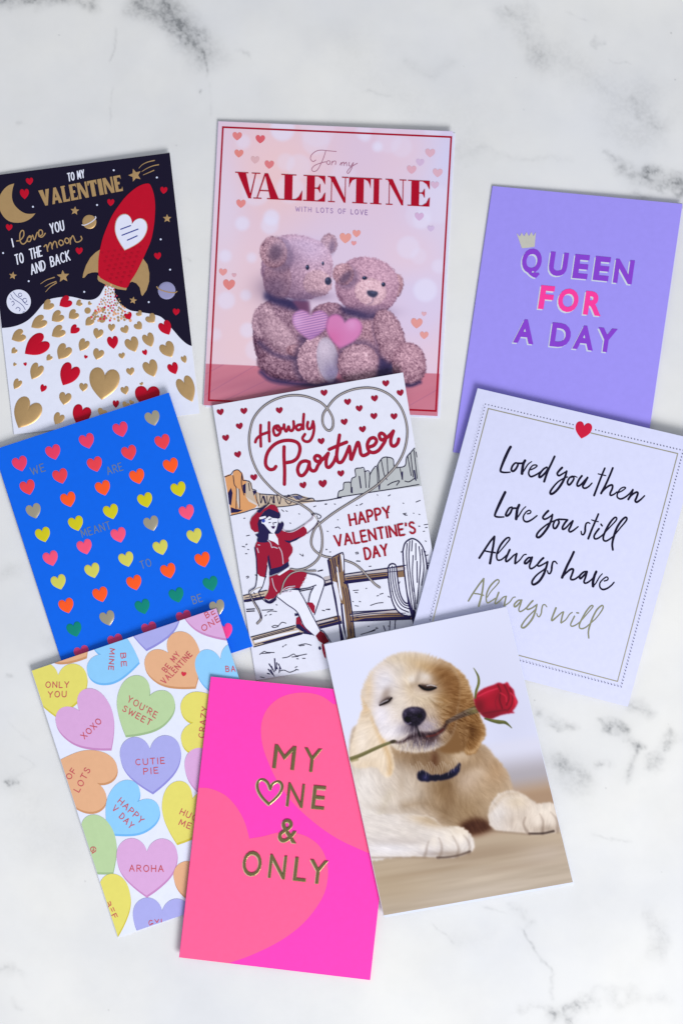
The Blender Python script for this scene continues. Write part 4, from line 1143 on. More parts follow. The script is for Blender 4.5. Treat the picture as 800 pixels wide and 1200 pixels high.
# ================================================================ card 5: cowgirl
def stuff(o):
    if o: o['kind'] = 'stuff'
def cowgirl_card():
    c = Card("greeting_card", "white card with a red cowgirl on a fence twirling a heart shaped lasso",
             [(249.5, 475), (472, 436.5), (525, 760), (300.5, 797)], (2.2, 5.4, 0, 0), (0.5, 1.2, 1.4, 0.5), INK("cowgirl_paper", (222, 224, 243), 0.5), 0.3, edge=INK("cowgirl_back", (205, 212, 238), .6))
    red = INK("brick_red_ink", (152, 24, 54), .45); dark = INK("outline_navy", (34, 28, 76), .5); ink = INK("fine_line", (38, 32, 62), .5)
    gry = INK("rope_grey", (172, 166, 164), .5); whi = INK("skin_white", (228, 230, 247), .5); brn = INK("wood_brown", (136, 108, 84), .5); lil = INK("wood_light", (186, 178, 184), .5)
    ros = INK("orange_rock", (216, 156, 106), .5); tan = INK("tan_rock", (196, 178, 162), .5); rk = INK("grey_rock", (182, 186, 192), .5)
    fl = lambda nm, ox, oy, s, p, m, lf=.05, sm=0: c.fill(nm, catmull(Z(ox, oy, s, p), sm, True) if sm else Z(ox, oy, s, p), m, lf, clip=True, grid=9)
    ln = lambda nm, ox, oy, s, ps, m=ink, w=.95, lf=.2, sm=5: c.ribbons(nm, [Z(ox, oy, s, p) for p in ps], m, w, lf, smooth_n=sm, clip=True)
    # rocks
    fl('rock_mass', 0, 0, 1, [(263.4, 558), (268, 556), (272.4, 557), (274, 552), (279, 550.6), (284, 554), (286, 562), (290, 565), (294, 566), (296, 575), (302, 577), (304, 590), (299, 595), (285, 600), (271, 604.4), (268, 585)], ros, .05)
    fl('rock_shade', 260, 540, 5.714, [(18, 105), (36, 100), (62, 92), (78, 165), (70, 215), (60, 290), (44, 250), (36, 150)], ros, .07)
    for p in ([(40, 215), (62, 180), (72, 215), (62, 300), (48, 290)], [(138, 165), (160, 150), (160, 220), (146, 214)], [(205, 200), (235, 200), (215, 235)], [(60, 310), (90, 322), (140, 330), (108, 345), (60, 350)]):
        fl('rock_shade', 260, 540, 5.714, p, dark, .09)
    fl('rock_shade', 260, 540, 5.714, [(160, 150), (180, 130), (200, 150), (205, 190), (215, 236), (240, 300), (160, 240)], tan, .08)
    fl('rock_light', 260, 540, 5.714, [(100, 180), (112, 190), (120, 300), (112, 322), (100, 260)], INK("rock_pale", (212, 200, 196), .5), .1)
    fl('rock_light', 260, 540, 5.714, [(160, 240), (240, 290), (244, 305), (180, 272)], INK("rock_pale", (212, 200, 196), .5), .1)
    fl('far_rocks', 260, 540, 5.714, [(215, 210), (250, 215), (300, 232), (360, 228), (400, 240), (450, 240), (500, 225), (560, 240), (620, 262), (640, 272), (560, 284), (420, 306), (300, 318), (240, 312), (245, 290)], tan, .06)
    ln('rock_lines', 260, 540, 5.714, [[(20, 108), (60, 92), (80, 68), (110, 62), (135, 90), (142, 130), (160, 132), (190, 145), (205, 190), (228, 200), (232, 255), (248, 300)], [(76, 100), (84, 160), (98, 190), (96, 320)], [(134, 92), (132, 160), (150, 230)], [(255, 228), (262, 285), (275, 240), (290, 285)], [(300, 235), (310, 290), (330, 240), (345, 285), (350, 235)], [(368, 235), (385, 290), (395, 245)], [(470, 245), (440, 240), (425, 265), (450, 290), (470, 270)], [(250, 222), (360, 230), (430, 236), (500, 225), (560, 250), (610, 252), (640, 272), (800, 248)], [(500, 240), (520, 262), (560, 262), (590, 255)], [(60, 366), (150, 345), (240, 320), (420, 306), (520, 290)], [(180, 150), (186, 200)], [(116, 190), (120, 320)]], ink, .95, .14)
    fl('rock_dark_seam', 260, 540, 5.714, [(268, 232), (285, 236), (300, 285), (290, 288)], dark, .1); fl('rock_dark_seam', 260, 540, 5.714, [(340, 238), (352, 240), (356, 285), (348, 286)], dark, .1); fl('rock_dark_seam', 260, 540, 5.714, [(468, 236), (520, 232), (545, 250), (500, 262)], INK("slate_ink", (96, 98, 132), .5), .1)
    fl('rock_mass', 380, 520, 6.154, [(95, 388), (105, 345), (135, 330), (140, 285), (165, 278), (190, 285), (200, 250), (225, 235), (222, 185), (260, 176), (288, 184), (295, 200), (325, 210), (350, 185), (378, 170), (400, 125), (425, 100), (460, 98), (495, 112), (505, 150), (540, 170), (585, 160), (592, 100), (625, 60), (650, 30), (690, 30), (740, 300), (600, 316), (300, 358)], rk, .05)
    ln('rock_lines', 380, 520, 6.154, [[(95, 388), (105, 345), (135, 330), (140, 285), (165, 278), (190, 285), (192, 350)], [(190, 285), (200, 250), (225, 235), (222, 185), (260, 176), (288, 184), (300, 316)], [(250, 235), (262, 320)], [(288, 200), (325, 205), (322, 316)], [(325, 230), (350, 185), (378, 170), (385, 305)], [(380, 160), (400, 125), (425, 100), (460, 98), (495, 112), (500, 160)], [(385, 150), (400, 300)], [(410, 120), (430, 220), (450, 260)], [(452, 100), (458, 230)], [(520, 175), (580, 160), (592, 100), (625, 60), (655, 26)], [(545, 180), (560, 250)], [(600, 90), (625, 230)], [(620, 66), (640, 240)], [(645, 50), (668, 250)], [(660, 60), (690, 240)], [(455, 300), (490, 280), (540, 268), (520, 300)], [(580, 270), (610, 275), (650, 250)], [(95, 388), (300, 356), (520, 322), (720, 288)], [(-220, 420), (0, 410), (100, 392)]], ink, 1.0, .14)
    for p in ([(192, 310), (202, 312), (204, 358), (194, 356)], [(390, 300), (402, 302), (400, 335), (390, 330)], [(556, 200), (566, 200), (566, 262), (556, 258)], [(248, 236), (256, 234), (268, 318), (258, 320)], [(640, 190), (652, 190), (664, 270), (652, 262)]):
        fl('rock_dark_seam', 380, 520, 6.154, p, dark, .1)
    # fence and cactus
    fl('fence_rail', 370, 630, 5.714, [(190, 245), (600, 190), (600, 262), (190, 303)], brn, .06); fl('fence_rail_light', 370, 630, 5.714, [(190, 247), (600, 196), (600, 215), (190, 268)], lil, .08)
    fl('fence_rail', 370, 630, 5.714, [(52, 265), (112, 250), (118, 302), (58, 322)], lil, .06); fl('fence_shadow', 370, 630, 5.714, [(58, 308), (112, 294), (118, 310), (60, 328)], dark, .09)
    fl('fence_shadow', 370, 630, 5.714, [(190, 288), (480, 256), (480, 274), (190, 312)], dark, .09)
    fl('fence_rail', 370, 630, 5.714, [(225, 515), (540, 480), (660, 515), (640, 545), (232, 562)], brn, .06); fl('fence_rail_light', 370, 630, 5.714, [(228, 517), (540, 485), (560, 500), (240, 532)], lil, .08); fl('fence_shadow', 370, 630, 5.714, [(330, 540), (640, 524), (630, 545), (240, 562)], dark, .09)
    fl('fence_rail', 370, 630, 5.714, [(0, 560), (162, 522), (172, 562), (14, 604)], brn, .06); fl('fence_rail_light', 370, 630, 5.714, [(4, 566), (120, 540), (124, 552), (10, 582)], lil, .08); fl('fence_shadow', 370, 630, 5.714, [(14, 596), (172, 556), (176, 576), (20, 614)], dark, .09)
    fl('fence_rail', 285, 660, 7.27, [(66, 632), (440, 532), (590, 560), (600, 598), (500, 600), (92, 712)], tan, .06); fl('fence_shadow', 285, 660, 7.27, [(150, 682), (480, 590), (560, 586), (590, 612), (500, 600), (180, 684)], dark, .09); fl('fence_rail_light', 285, 660, 7.27, [(90, 660), (300, 605), (470, 570), (480, 582), (300, 628), (100, 680)], whi, .08)
    fl('fence_rail', 285, 660, 7.27, [(-20, 284), (120, 244), (230, 225), (300, 262), (260, 290), (10, 334)], tan, .06); fl('fence_shadow', 285, 660, 7.27, [(0, 312), (180, 280), (190, 296), (10, 334)], dark, .09)
    ln('fence_lines', 285, 660, 7.27, [[(-10, 280), (60, 262), (200, 232)], [(0, 334), (160, 306)], [(66, 630), (440, 532)], [(80, 655), (430, 560)], [(92, 714), (500, 604)], [(470, 228), (620, 195), (760, 175)], [(480, 240), (600, 216)], [(620, 498), (800, 452)], [(640, 528), (800, 490)], [(30, 395), (98, 390)], [(30, 412), (96, 408)]], ink, 1.1, .16)
    fl('fence_shadow', 370, 630, 5.714, [(75, 150), (90, 145), (112, 300), (135, 400), (160, 560), (188, 684), (165, 690), (150, 560), (105, 320)], dark, .07)
    fl('fence_post', 370, 630, 5.714, [(85, 145), (165, 105), (185, 115), (192, 285), (212, 312), (226, 400), (240, 500), (258, 668), (205, 684), (190, 560), (160, 400), (140, 300), (108, 290)], brn, .1)
    fl('post_light', 370, 630, 5.714, [(165, 108), (184, 118), (190, 200), (180, 230), (172, 160)], whi, .13); fl('post_light', 370, 630, 5.714, [(136, 190), (146, 200), (176, 400), (174, 424), (160, 380)], whi, .13); fl('post_light', 370, 630, 5.714, [(178, 450), (186, 445), (212, 660), (204, 680)], whi, .13)
    fl('post_shadow', 370, 630, 5.714, [(165, 440), (178, 440), (206, 600), (202, 684), (180, 600)], dark, .12)
    ln('post_lines', 370, 630, 5.714, [[(85, 145), (165, 105), (185, 115), (190, 220), (192, 285)], [(85, 145), (108, 290)], [(192, 300), (212, 312), (226, 400), (245, 510)], [(205, 305), (228, 390), (262, 668)], [(110, 140), (130, 240)], [(125, 140), (140, 230)], [(155, 120), (160, 230)], [(188, 247), (480, 205), (600, 186)], [(188, 302), (480, 262)], [(225, 515), (540, 480)], [(232, 562), (640, 546)], [(240, 500), (540, 482)]], dark, 1.2, .18)
    fl('cactus', 370, 630, 5.714, [(582, 90), (598, 36), (640, 8), (680, 22), (712, 60), (732, 120), (745, 210), (750, 300), (700, 420), (670, 530), (645, 530), (622, 440), (604, 330), (588, 190)], whi, .1, 3)
    fl('cactus_arm', 370, 630, 5.714, [(482, 205), (495, 182), (518, 176), (536, 192), (545, 262), (562, 370), (592, 432), (632, 450), (648, 520), (600, 524), (545, 490), (510, 420), (488, 300)], whi, .12, 3)
    cl = [[(582, 90), (598, 36), (640, 8), (680, 22), (712, 60), (732, 120), (745, 210)], [(582, 90), (588, 190), (604, 330), (622, 440), (648, 540)], [(482, 205), (495, 182), (518, 176), (536, 192), (545, 262), (562, 370), (592, 432), (630, 446)], [(482, 205), (488, 300), (510, 420), (545, 490), (600, 524), (650, 524)]]
    ln('cactus_outline', 370, 630, 5.714, cl, dark, 1.6, .2)
    ln('cactus_ribs', 370, 630, 5.714, [[(610, 40), (606, 130), (618, 260), (636, 420), (655, 520)], [(628, 24), (622, 130), (632, 260), (650, 400), (662, 500)], [(645, 20), (640, 90)], [(650, 120), (646, 250), (660, 380), (668, 480)], [(668, 40), (668, 150)], [(690, 60), (700, 160), (690, 300), (676, 440)], [(708, 80), (722, 200), (706, 320)], [(676, 160), (678, 300)], [(496, 205), (502, 300), (522, 400), (560, 470), (620, 500)], [(510, 192), (516, 290), (538, 390), (575, 455), (630, 480)], [(524, 196), (530, 280), (550, 380), (585, 444), (630, 462)], [(650, 300), (655, 360)]], dark, 1.25, .19)
    fl('cactus_shade', 370, 630, 5.714, [(606, 340), (640, 470), (668, 500), (664, 540), (650, 580), (640, 540), (614, 440)], dark, .17)
    stuff(ln('cactus_spikes', 370, 630, 5.714, [[(722, 96), (732, 94)], [(738, 170), (756, 172)], [(740, 186), (758, 190)], [(742, 200), (754, 204)], [(570, 98), (580, 96)], [(452, 590), (464, 622)], [(496, 560), (492, 618)], [(532, 546), (528, 608)], [(484, 395), (494, 400)]], dark, 1.0, .2))
    # ground marks
    stuff(ln('ground_marks', 370, 630, 5.714, [[(250, 355), (285, 352)], [(262, 368), (280, 370)], [(245, 428), (252, 430)], [(290, 428), (300, 430)], [(262, 456), (285, 460)], [(365, 455), (410, 440), (450, 436)], [(408, 392), (420, 388)], [(428, 380), (450, 374)], [(45, 488), (60, 490)], [(76, 482), (92, 484)], [(300, 648), (360, 630), (415, 606)], [(330, 640), (395, 622)], [(14, 225), (46, 216)], [(70, 78), (76, 80)], [(92, 98), (100, 96)], [(265, 102), (280, 98), (284, 108), (268, 110)], [(276, 156), (296, 158)], [(555, 310), (562, 296)]], ink, .8, .1))
    stuff(ln('ground_marks', 380, 580, 6.154, [[(566, 136), (590, 132)], [(570, 140), (585, 142)], [(640, 132), (645, 133)], [(680, 140), (688, 142)], [(718, 216), (745, 212)], [(712, 264), (722, 262)], [(78, 238), (100, 232), (112, 244)], [(20, 262), (28, 264)], [(95, 180), (100, 180)], [(255, 74), (275, 62)], [(660, 52), (690, 40)], [(566, 60), (572, 62)], [(380, 0), (385, 3)], [(460, 8), (475, 0)], [(726, 332), (734, 336)], [(718, 408), (730, 412)], [(230, 478), (258, 480)], [(552, 410), (558, 412)], [(8, 70), (18, 66)], [(72, 66), (80, 68)]], ink, .8, .1))
    stuff(ln('ground_marks', 285, 580, 8, [[(5, 220), (18, 218)], [(30, 385), (60, 378)], [(42, 512), (54, 514)], [(20, 552), (38, 552)], [(28, 770), (45, 762), (52, 772), (36, 782)], [(520, 178), (528, 180)], [(436, 264), (446, 266)], [(360, 140), (380, 156)], [(400, 150), (415, 155)], [(530, 555), (540, 560)], [(545, 568), (562, 574), (558, 556)], [(700, 718), (745, 708)], [(660, 112), (680, 104)], [(765, 88), (780, 84)], [(775, 515), (785, 512)], [(420, 0), (440, 6)]], ink, .8, .1))
    stuff(ln('ground_marks', 285, 660, 7.27, [[(205, 418), (235, 408), (285, 412)], [(185, 450), (200, 440)], [(225, 442), (240, 436)], [(245, 540), (270, 530), (300, 532), (330, 505), (365, 512)], [(245, 542), (260, 550), (300, 540)], [(335, 715), (345, 705)], [(355, 700), (368, 695)], [(140, 778), (180, 752), (200, 760), (265, 762)], [(160, 770), (230, 766)], [(470, 700), (530, 688), (580, 700)], [(480, 706), (520, 700)], [(335, 808), (380, 800), (430, 775), (455, 790), (540, 775)], [(415, 800), (470, 795)], [(455, 815), (470, 816)], [(505, 812), (528, 812)], [(310, 920), (350, 912), (395, 930), (448, 912)], [(146, 968), (180, 976)], [(635, 68), (675, 62)], [(672, 402), (692, 406)], [(705, 395), (738, 392)], [(280, 355), (290, 357)], [(510, 408), (535, 434)], [(255, 396), (160, 402)]], ink, .8, .1))
    ln('grass_tuft', 285, 660, 7.27, [[(268, 815), (272, 920)], [(222, 860), (262, 925)], [(285, 850), (278, 915)], [(300, 860), (325, 905)], [(215, 905), (250, 950)], [(235, 910), (265, 965)], [(312, 890), (306, 935)], [(240, 880), (266, 930)], [(208, 940), (230, 945)], [(290, 900), (285, 880)]], dark, [1.6, .8], .1)
    hr = random.Random(5); hs = []
    for _ in range(150):
        x, y = hr.uniform(275, 520), hr.uniform(590, 790)
        if hr.random() < .55 and not (300 < x < 372 and 590 < y < 775):
            w_ = hr.uniform(.8, 3.4); a_ = hr.uniform(-.6, .3)
            if 404 < x < 490 and 604 < y < 660: continue
            if 384 < x < 412 and y > 645: continue
            hs.append([(x, y), (x + w_ * math.cos(a_), y + w_ * math.sin(a_))])
    c_ = c.ribbons('ground_marks', hs, ink, .8, .1, clip=True); stuff(c_)
    ln('fence_grain', 370, 630, 5.714, [[(200, 262), (300, 250), (400, 240), (580, 222)], [(210, 275), (330, 262), (470, 246)], [(240, 528), (400, 508), (600, 506)], [(250, 540), (420, 524), (610, 520)], [(20, 580), (100, 560), (160, 546)], [(180, 330), (200, 420), (214, 540), (236, 660)], [(200, 340), (222, 470), (240, 640)], [(118, 180), (130, 250), (142, 300)], [(96, 160), (118, 270)], [(148, 130), (150, 180)], [(62, 290), (110, 278)]], dark, .8, .17)
    ln('fence_grain', 285, 660, 7.27, [[(85, 642), (200, 610), (330, 575), (450, 545)], [(100, 695), (260, 650), (400, 612), (480, 590)], [(0, 300), (80, 284), (180, 262)]], dark, .8, .17)
    # the rope
    path = [(383.2, 478.4), (378, 473.4), (371, 469.2), (358, 464.6), (345, 463.3), (332, 465), (318, 470.3), (306, 479), (297, 491), (293, 505), (292, 518), (294, 533), (299, 547), (305, 557.6), (313, 567), (323, 576.6), (333, 583), (345, 588), (352, 591), (362, 597.6), (368, 603.6), (373, 612), (377, 625), (377.4, 640), (374.4, 652), (368, 660), (358, 666), (348, 668), (341, 667)]
    path2 = [(383.2, 478.4), (390, 469.6), (398, 463), (410, 457.6), (422, 455), (434, 454.6), (446, 457.4), (458, 464), (468, 475), (474, 488), (477, 503), (476, 518), (472, 532), (464, 546), (452, 559), (440, 570), (425, 580), (408, 590.4), (392, 600.6), (378, 611), (370, 618), (366, 627), (364.6, 636), (367, 643), (372, 648), (380, 652), (388, 653.6)]
    path3 = [(404, 656.6), (415, 661), (424, 668), (432, 677), (439, 684.4), (444.6, 688.4)]
    loop = [(383.2, 478.4), (378.6, 486), (378.2, 496), (382, 503), (386.6, 504.6), (390, 500), (390, 491), (387, 484), (383.2, 478.4)]
    path4 = [(370, 669), (360, 669.4), (350, 669.2), (340, 673), (333, 682), (330, 692), (328, 696)]
    path5 = [(306, 688), (300, 690), (293.5, 696), (299, 708), (304, 717), (306, 725), (301.6, 730.6)]
    c.ribbons('lasso_rope', [path, path2, path3, loop, path5], INK("rope_dark", (74, 62, 82), .5), 2.7, .24, smooth_n=5)
    c.ribbons('lasso_strand', [path, path2, path3, loop, path5], gry, 1.25, .36, smooth_n=5)
    # the rider
    T = (285, 580, 8); U = (285, 660, 7.27)
    fl('rider_leg', *U, [(540, 90), (620, 110), (680, 135), (690, 175), (660, 270), (605, 440), (590, 420), (560, 330), (575, 250), (600, 210), (480, 225), (500, 150)], whi, .24)
    fl('rider_boot', *U, [(540, 338), (562, 332), (590, 336), (611, 365), (606, 430), (590, 420)], red, .26)
    fl('rider_boot', *U, [(452, 470), (480, 450), (500, 520), (592, 602), (560, 600), (500, 560), (450, 520)], red, .26); fl('boot_shadow', *U, [(450, 520), (480, 520), (560, 590), (600, 604), (570, 612), (500, 580), (450, 548)], dark, .27); fl('boot_shadow', *U, [(438, 430), (470, 428), (476, 446), (440, 452)], dark, .27)
    fl('rider_leg', *U, [(300, 255), (400, 226), (480, 232), (520, 310), (580, 430), (660, 570), (622, 622), (590, 600), (520, 540), (462, 420), (372, 352), (292, 292)], whi, .3)
    fl('rider_boot', *U, [(616, 618), (655, 575), (690, 598), (732, 668), (684, 690), (640, 660)], INK("boot_red", (112, 12, 34), .45), .34); fl('rider_boot', *U, [(668, 690), (690, 686), (705, 815), (690, 800), (672, 740)], red, .34); fl('spur', *U, catmull([(640, 725), (652, 710), (664, 725), (652, 740)], 3, True).tolist(), dark, .34)
    fl('rider_hand', *U, [(118, 90), (205, 100), (180, 200), (128, 250), (60, 262), (50, 250), (104, 200)], whi, .3)
    fl('skirt_shadow', *U, [(178, 300), (220, 325), (268, 296), (290, 262), (280, 310), (235, 345), (195, 335)], dark, .3); fl('skirt_shadow', *U, [(300, 250), (480, 205), (485, 232), (380, 240), (330, 256)], dark, .29)
    fl('rider_skirt', *U, [(222, 118), (300, 92), (390, 56), (450, 58), (545, 84), (530, 130), (482, 212), (400, 208), (325, 238), (292, 262), (262, 296), (215, 312), (180, 298), (212, 250), (224, 180)], red, .34)
    fl('rider_shirt', *T, [(350, 330), (400, 348), (470, 345), (565, 292), (600, 358), (540, 400), (480, 432), (440, 452), (462, 492), (460, 540), (425, 592), (420, 640), (270, 692), (245, 650), (237, 572), (225, 640), (212, 762), (180, 768), (135, 738), (125, 600), (108, 500), (130, 440), (160, 425), (235, 420), (300, 368)], red, .34, 2)
    fl('shirt_shadow', *T, [(385, 425), (440, 430), (545, 385), (500, 425), (430, 452), (400, 440)], dark, .38); fl('shirt_shadow', *T, [(228, 580), (240, 560), (262, 680), (250, 720), (232, 640)], dark, .38); fl('shirt_shadow', *T, [(104, 500), (114, 480), (130, 600), (136, 740), (126, 740), (120, 600)], dark, .38)
    fl('rider_neck', *T, [(240, 365), (295, 360), (325, 410), (332, 472), (290, 440), (236, 420)], whi, .40)
    fl('rider_belt', *T, [(262, 692), (350, 672), (422, 622), (432, 668), (330, 730), (245, 760), (244, 722)], dark, .42); fl('belt_light', *T, [(320, 748), (420, 680), (436, 694), (340, 756)], whi, .44)
    fl('rider_arm', *T, [(568, 294), (640, 228), (660, 190), (690, 180), (732, 205), (700, 245), (670, 292), (600, 358)], whi, .36)
    fl('rider_hair', *T, [(150, 215), (190, 165), (240, 128), (320, 148), (347, 178), (345, 215), (326, 224), (332, 262), (352, 265), (366, 250), (382, 272), (372, 308), (350, 345), (322, 366), (280, 362), (250, 402), (236, 442), (160, 446), (128, 430), (138, 400), (112, 374), (145, 358), (128, 300), (138, 250)], dark, .42, 2)
    fl('rider_face', *T, [(190, 238), (245, 200), (272, 216), (324, 222), (325, 268), (310, 320), (288, 362), (262, 354), (225, 310), (196, 275), (172, 265), (172, 242)], whi, .46)
    fl('rider_face', *T, [(150, 210), (210, 196), (215, 212), (180, 226), (154, 228)], whi, .47)
    fl('rider_hat', *T, [(62, 262), (80, 212), (130, 162), (190, 112), (250, 88), (300, 96), (326, 130), (334, 168), (300, 150), (240, 128), (190, 158), (152, 210), (134, 270), (146, 345), (108, 350), (74, 318)], red, .5)
    fl('hat_band', *T, [(130, 150), (200, 100), (245, 82), (250, 92), (205, 118), (165, 165), (140, 168)], dark, .53); fl('hat_band', *T, [(245, 82), (262, 84), (190, 135), (160, 165)], tan, .54)
    ln('face_lines', *T, [[(240, 262), (256, 258)], [(240, 232), (262, 224)], [(288, 262), (312, 258)], [(264, 298), (280, 306), (296, 296)], [(280, 262), (284, 282)]], dark, .9, .56); fl('lips', *T, [(262, 296), (280, 292), (300, 294), (290, 318), (272, 316)], INK("lip_ink", (80, 44, 98), .5), .56)
    fl('ear_shade', *T, [(172, 232), (196, 222), (208, 246), (190, 262), (176, 254)], INK("earring_blue", (52, 70, 170), .5), .58)
    ln('shirt_lines', *T, [[(230, 425), (255, 450), (268, 492), (285, 488), (320, 500)], [(335, 490), (358, 530), (370, 590), (374, 645)], [(140, 468), (155, 470)], [(132, 500), (144, 540)], [(375, 335), (430, 348), (480, 338), (565, 288)], [(600, 358), (665, 300), (700, 250)], [(380, 332), (372, 320)], [(565, 290), (640, 228), (660, 195)]], INK("seam_white", (196, 180, 200), .5), 1.1, .5)
    ln('rider_outline', *T, [[(400, 342), (470, 338), (562, 286), (640, 232), (655, 200), (640, 182), (680, 178), (730, 200), (712, 225)], [(600, 362), (672, 296), (705, 240)], [(690, 195), (702, 225)], [(132, 742), (128, 800)], [(215, 762), (200, 800)]], ink, .9, .52)
    ln('rider_outline', *U, [[(118, 95), (105, 200), (55, 235), (52, 262)], [(205, 20), (190, 110), (165, 200), (130, 245)], [(292, 290), (372, 352), (462, 420), (520, 540), (600, 615)], [(470, 225), (520, 310), (580, 430), (655, 572)], [(545, 88), (620, 100), (680, 135), (692, 175), (660, 280), (606, 440)], [(480, 222), (560, 210), (620, 188)], [(600, 205), (572, 260), (556, 335)], [(655, 570), (690, 590), (745, 672)], [(130, 248), (160, 300), (200, 335), (240, 340), (280, 310)], [(66, 270), (90, 320), (140, 400), (155, 470)], [(90, 250), (100, 262)]], dark, 1.0, .5)
    c.ribbons('lasso_rope', [path4], INK("rope_dark", (74, 62, 82), .5), 2.0, .55, smooth_n=5); c.ribbons('lasso_strand', [path4], gry, 1.1, .62, smooth_n=5)
    ln('skirt_lines', *U, [[(325, 240), (370, 205), (440, 195)], [(245, 130), (262, 200), (285, 240)], [(330, 252), (350, 248)], [(360, 246), (380, 242)], [(395, 244), (410, 238)], [(505, 196), (498, 184)], [(520, 165), (510, 158)], [(538, 128), (528, 122)]], INK("seam_white", (196, 180, 200), .5), 1.0, .6)
    # small hearts
    for x, y in ((258.4, 483), (285.9, 481.8), (280.8, 499.5), (264.7, 513.3), (278.9, 532.8), (327.4, 481), (379.7, 460.5), (376.4, 517.2), (451.9, 449.4), (468.9, 460.5), (407.3, 471.1), (438.8, 467), (420.9, 478.8), (403.4, 494.6), (438, 487.8), (461.5, 488.1), (424.8, 503.2), (297.6, 559.6), (355.3, 568.8), (378.2, 567), (399.4, 555)):
        w = 8.3 if x != 378.2 else 10
        c.fill('heart', heart(x, y, w, w * .92, random.uniform(-16, -2), 20), red, .1)
    # the big words, brush strokes
    H = (290, 470, 8); Q = (380, 480, 8)
    big = INK("crimson_brush", (158, 22, 52), .42)
    c.ribbons('lettering', [Z(*H, p) for p in ([(124, 226), (122, 300), (126, 425)], [(202, 202), (202, 280), (206, 378)], [(74, 386), (88, 352), (130, 318), (175, 300), (205, 290)],
                [(290, 232), (255, 240), (243, 275), (256, 318), (285, 320), (308, 290), (302, 248), (272, 232), (268, 252), (295, 276), (335, 250), (343, 222)], [(343, 222), (348, 262), (362, 285), (378, 262), (386, 238), (396, 272), (418, 278), (434, 245), (432, 192)],
                [(500, 222), (470, 228), (456, 252), (472, 272), (500, 262), (522, 220)], [(528, 124), (523, 190), (522, 262)], [(566, 198), (560, 236), (572, 262), (598, 250), (616, 195)], [(614, 192), (624, 250), (612, 325), (580, 376), (538, 378), (516, 350), (538, 312)])], big, 3.3, .1, smooth_n=6)
    c.ribbons('lettering', [Z(*H, [(343, 430), (342, 520), (348, 650), (346, 780)]), Z(*H, [(266, 614), (245, 638), (205, 640), (172, 600), (174, 530), (202, 462), (262, 402), (340, 372), (420, 372), (475, 398), (492, 455), (470, 528), (425, 565), (368, 578)]),
                Z(*H, [(578, 572), (540, 562), (495, 580), (470, 640), (486, 692), (520, 696), (558, 650), (580, 585)]), Z(*H, [(580, 585), (582, 620), (602, 652), (636, 650), (662, 600), (688, 560), (678, 522), (646, 512), (628, 536), (648, 566), (690, 558), (730, 520), (755, 492)]), Z(*Q, [(36, 410), (18, 470), (20, 530), (48, 540), (88, 492), (110, 440)]),
                Z(*Q, [(142, 240), (126, 340), (115, 430), (126, 488), (158, 494), (190, 450), (234, 346)]), Z(*Q, [(46, 374), (100, 350), (160, 325), (208, 306)]), Z(*Q, [(234, 346), (245, 420), (250, 470), (275, 410), (312, 308), (330, 350), (340, 410), (362, 432), (398, 420), (425, 396)]),
                Z(*Q, [(420, 352), (465, 334), (488, 295), (465, 265), (425, 278), (402, 330), (416, 385), (458, 404), (510, 380), (562, 308)]), Z(*Q, [(562, 308), (574, 270), (560, 236), (530, 222), (514, 246), (532, 284), (574, 270), (620, 232), (646, 202)]), Z(*Q, [(646, 202), (622, 280), (628, 332), (656, 342), (685, 315), (696, 277)])], big, 4.1, .1, smooth_n=6)
    # happy valentine's day, small slab capitals
    g = INK("crimson_caps", (158, 26, 48), .42)
    for t, bl, br, up, w in (("HAPPY", (410.6, 616.2), (457.6, 606.4), (-2.2, -13.2), 2.6), ("VALENTINE'S", (393.6, 640.6), (487, 624.4), (-2.2, -12.8), 2.5), ("DAY", (428.4, 655.6), (454.6, 650.6), (-2.2, -13.0), 2.6)):
        st = stroke_text(t, bl, br, up, .24)
        c.ribbons('lettering', st, g, w, .1, curve=False, cap=False)
        sf = []
        d = (A(br) - A(bl)) / np.hypot(*(A(br) - A(bl)))
        for s_ in st:
            for e in (s_[0], s_[-1]):
                sf.append([tuple(A(e) - d * 1.3), tuple(A(e) + d * 1.3)])
        c.ribbons('lettering_serifs', sf, g, .9, .2, curve=False, cap=False)
cowgirl_card()

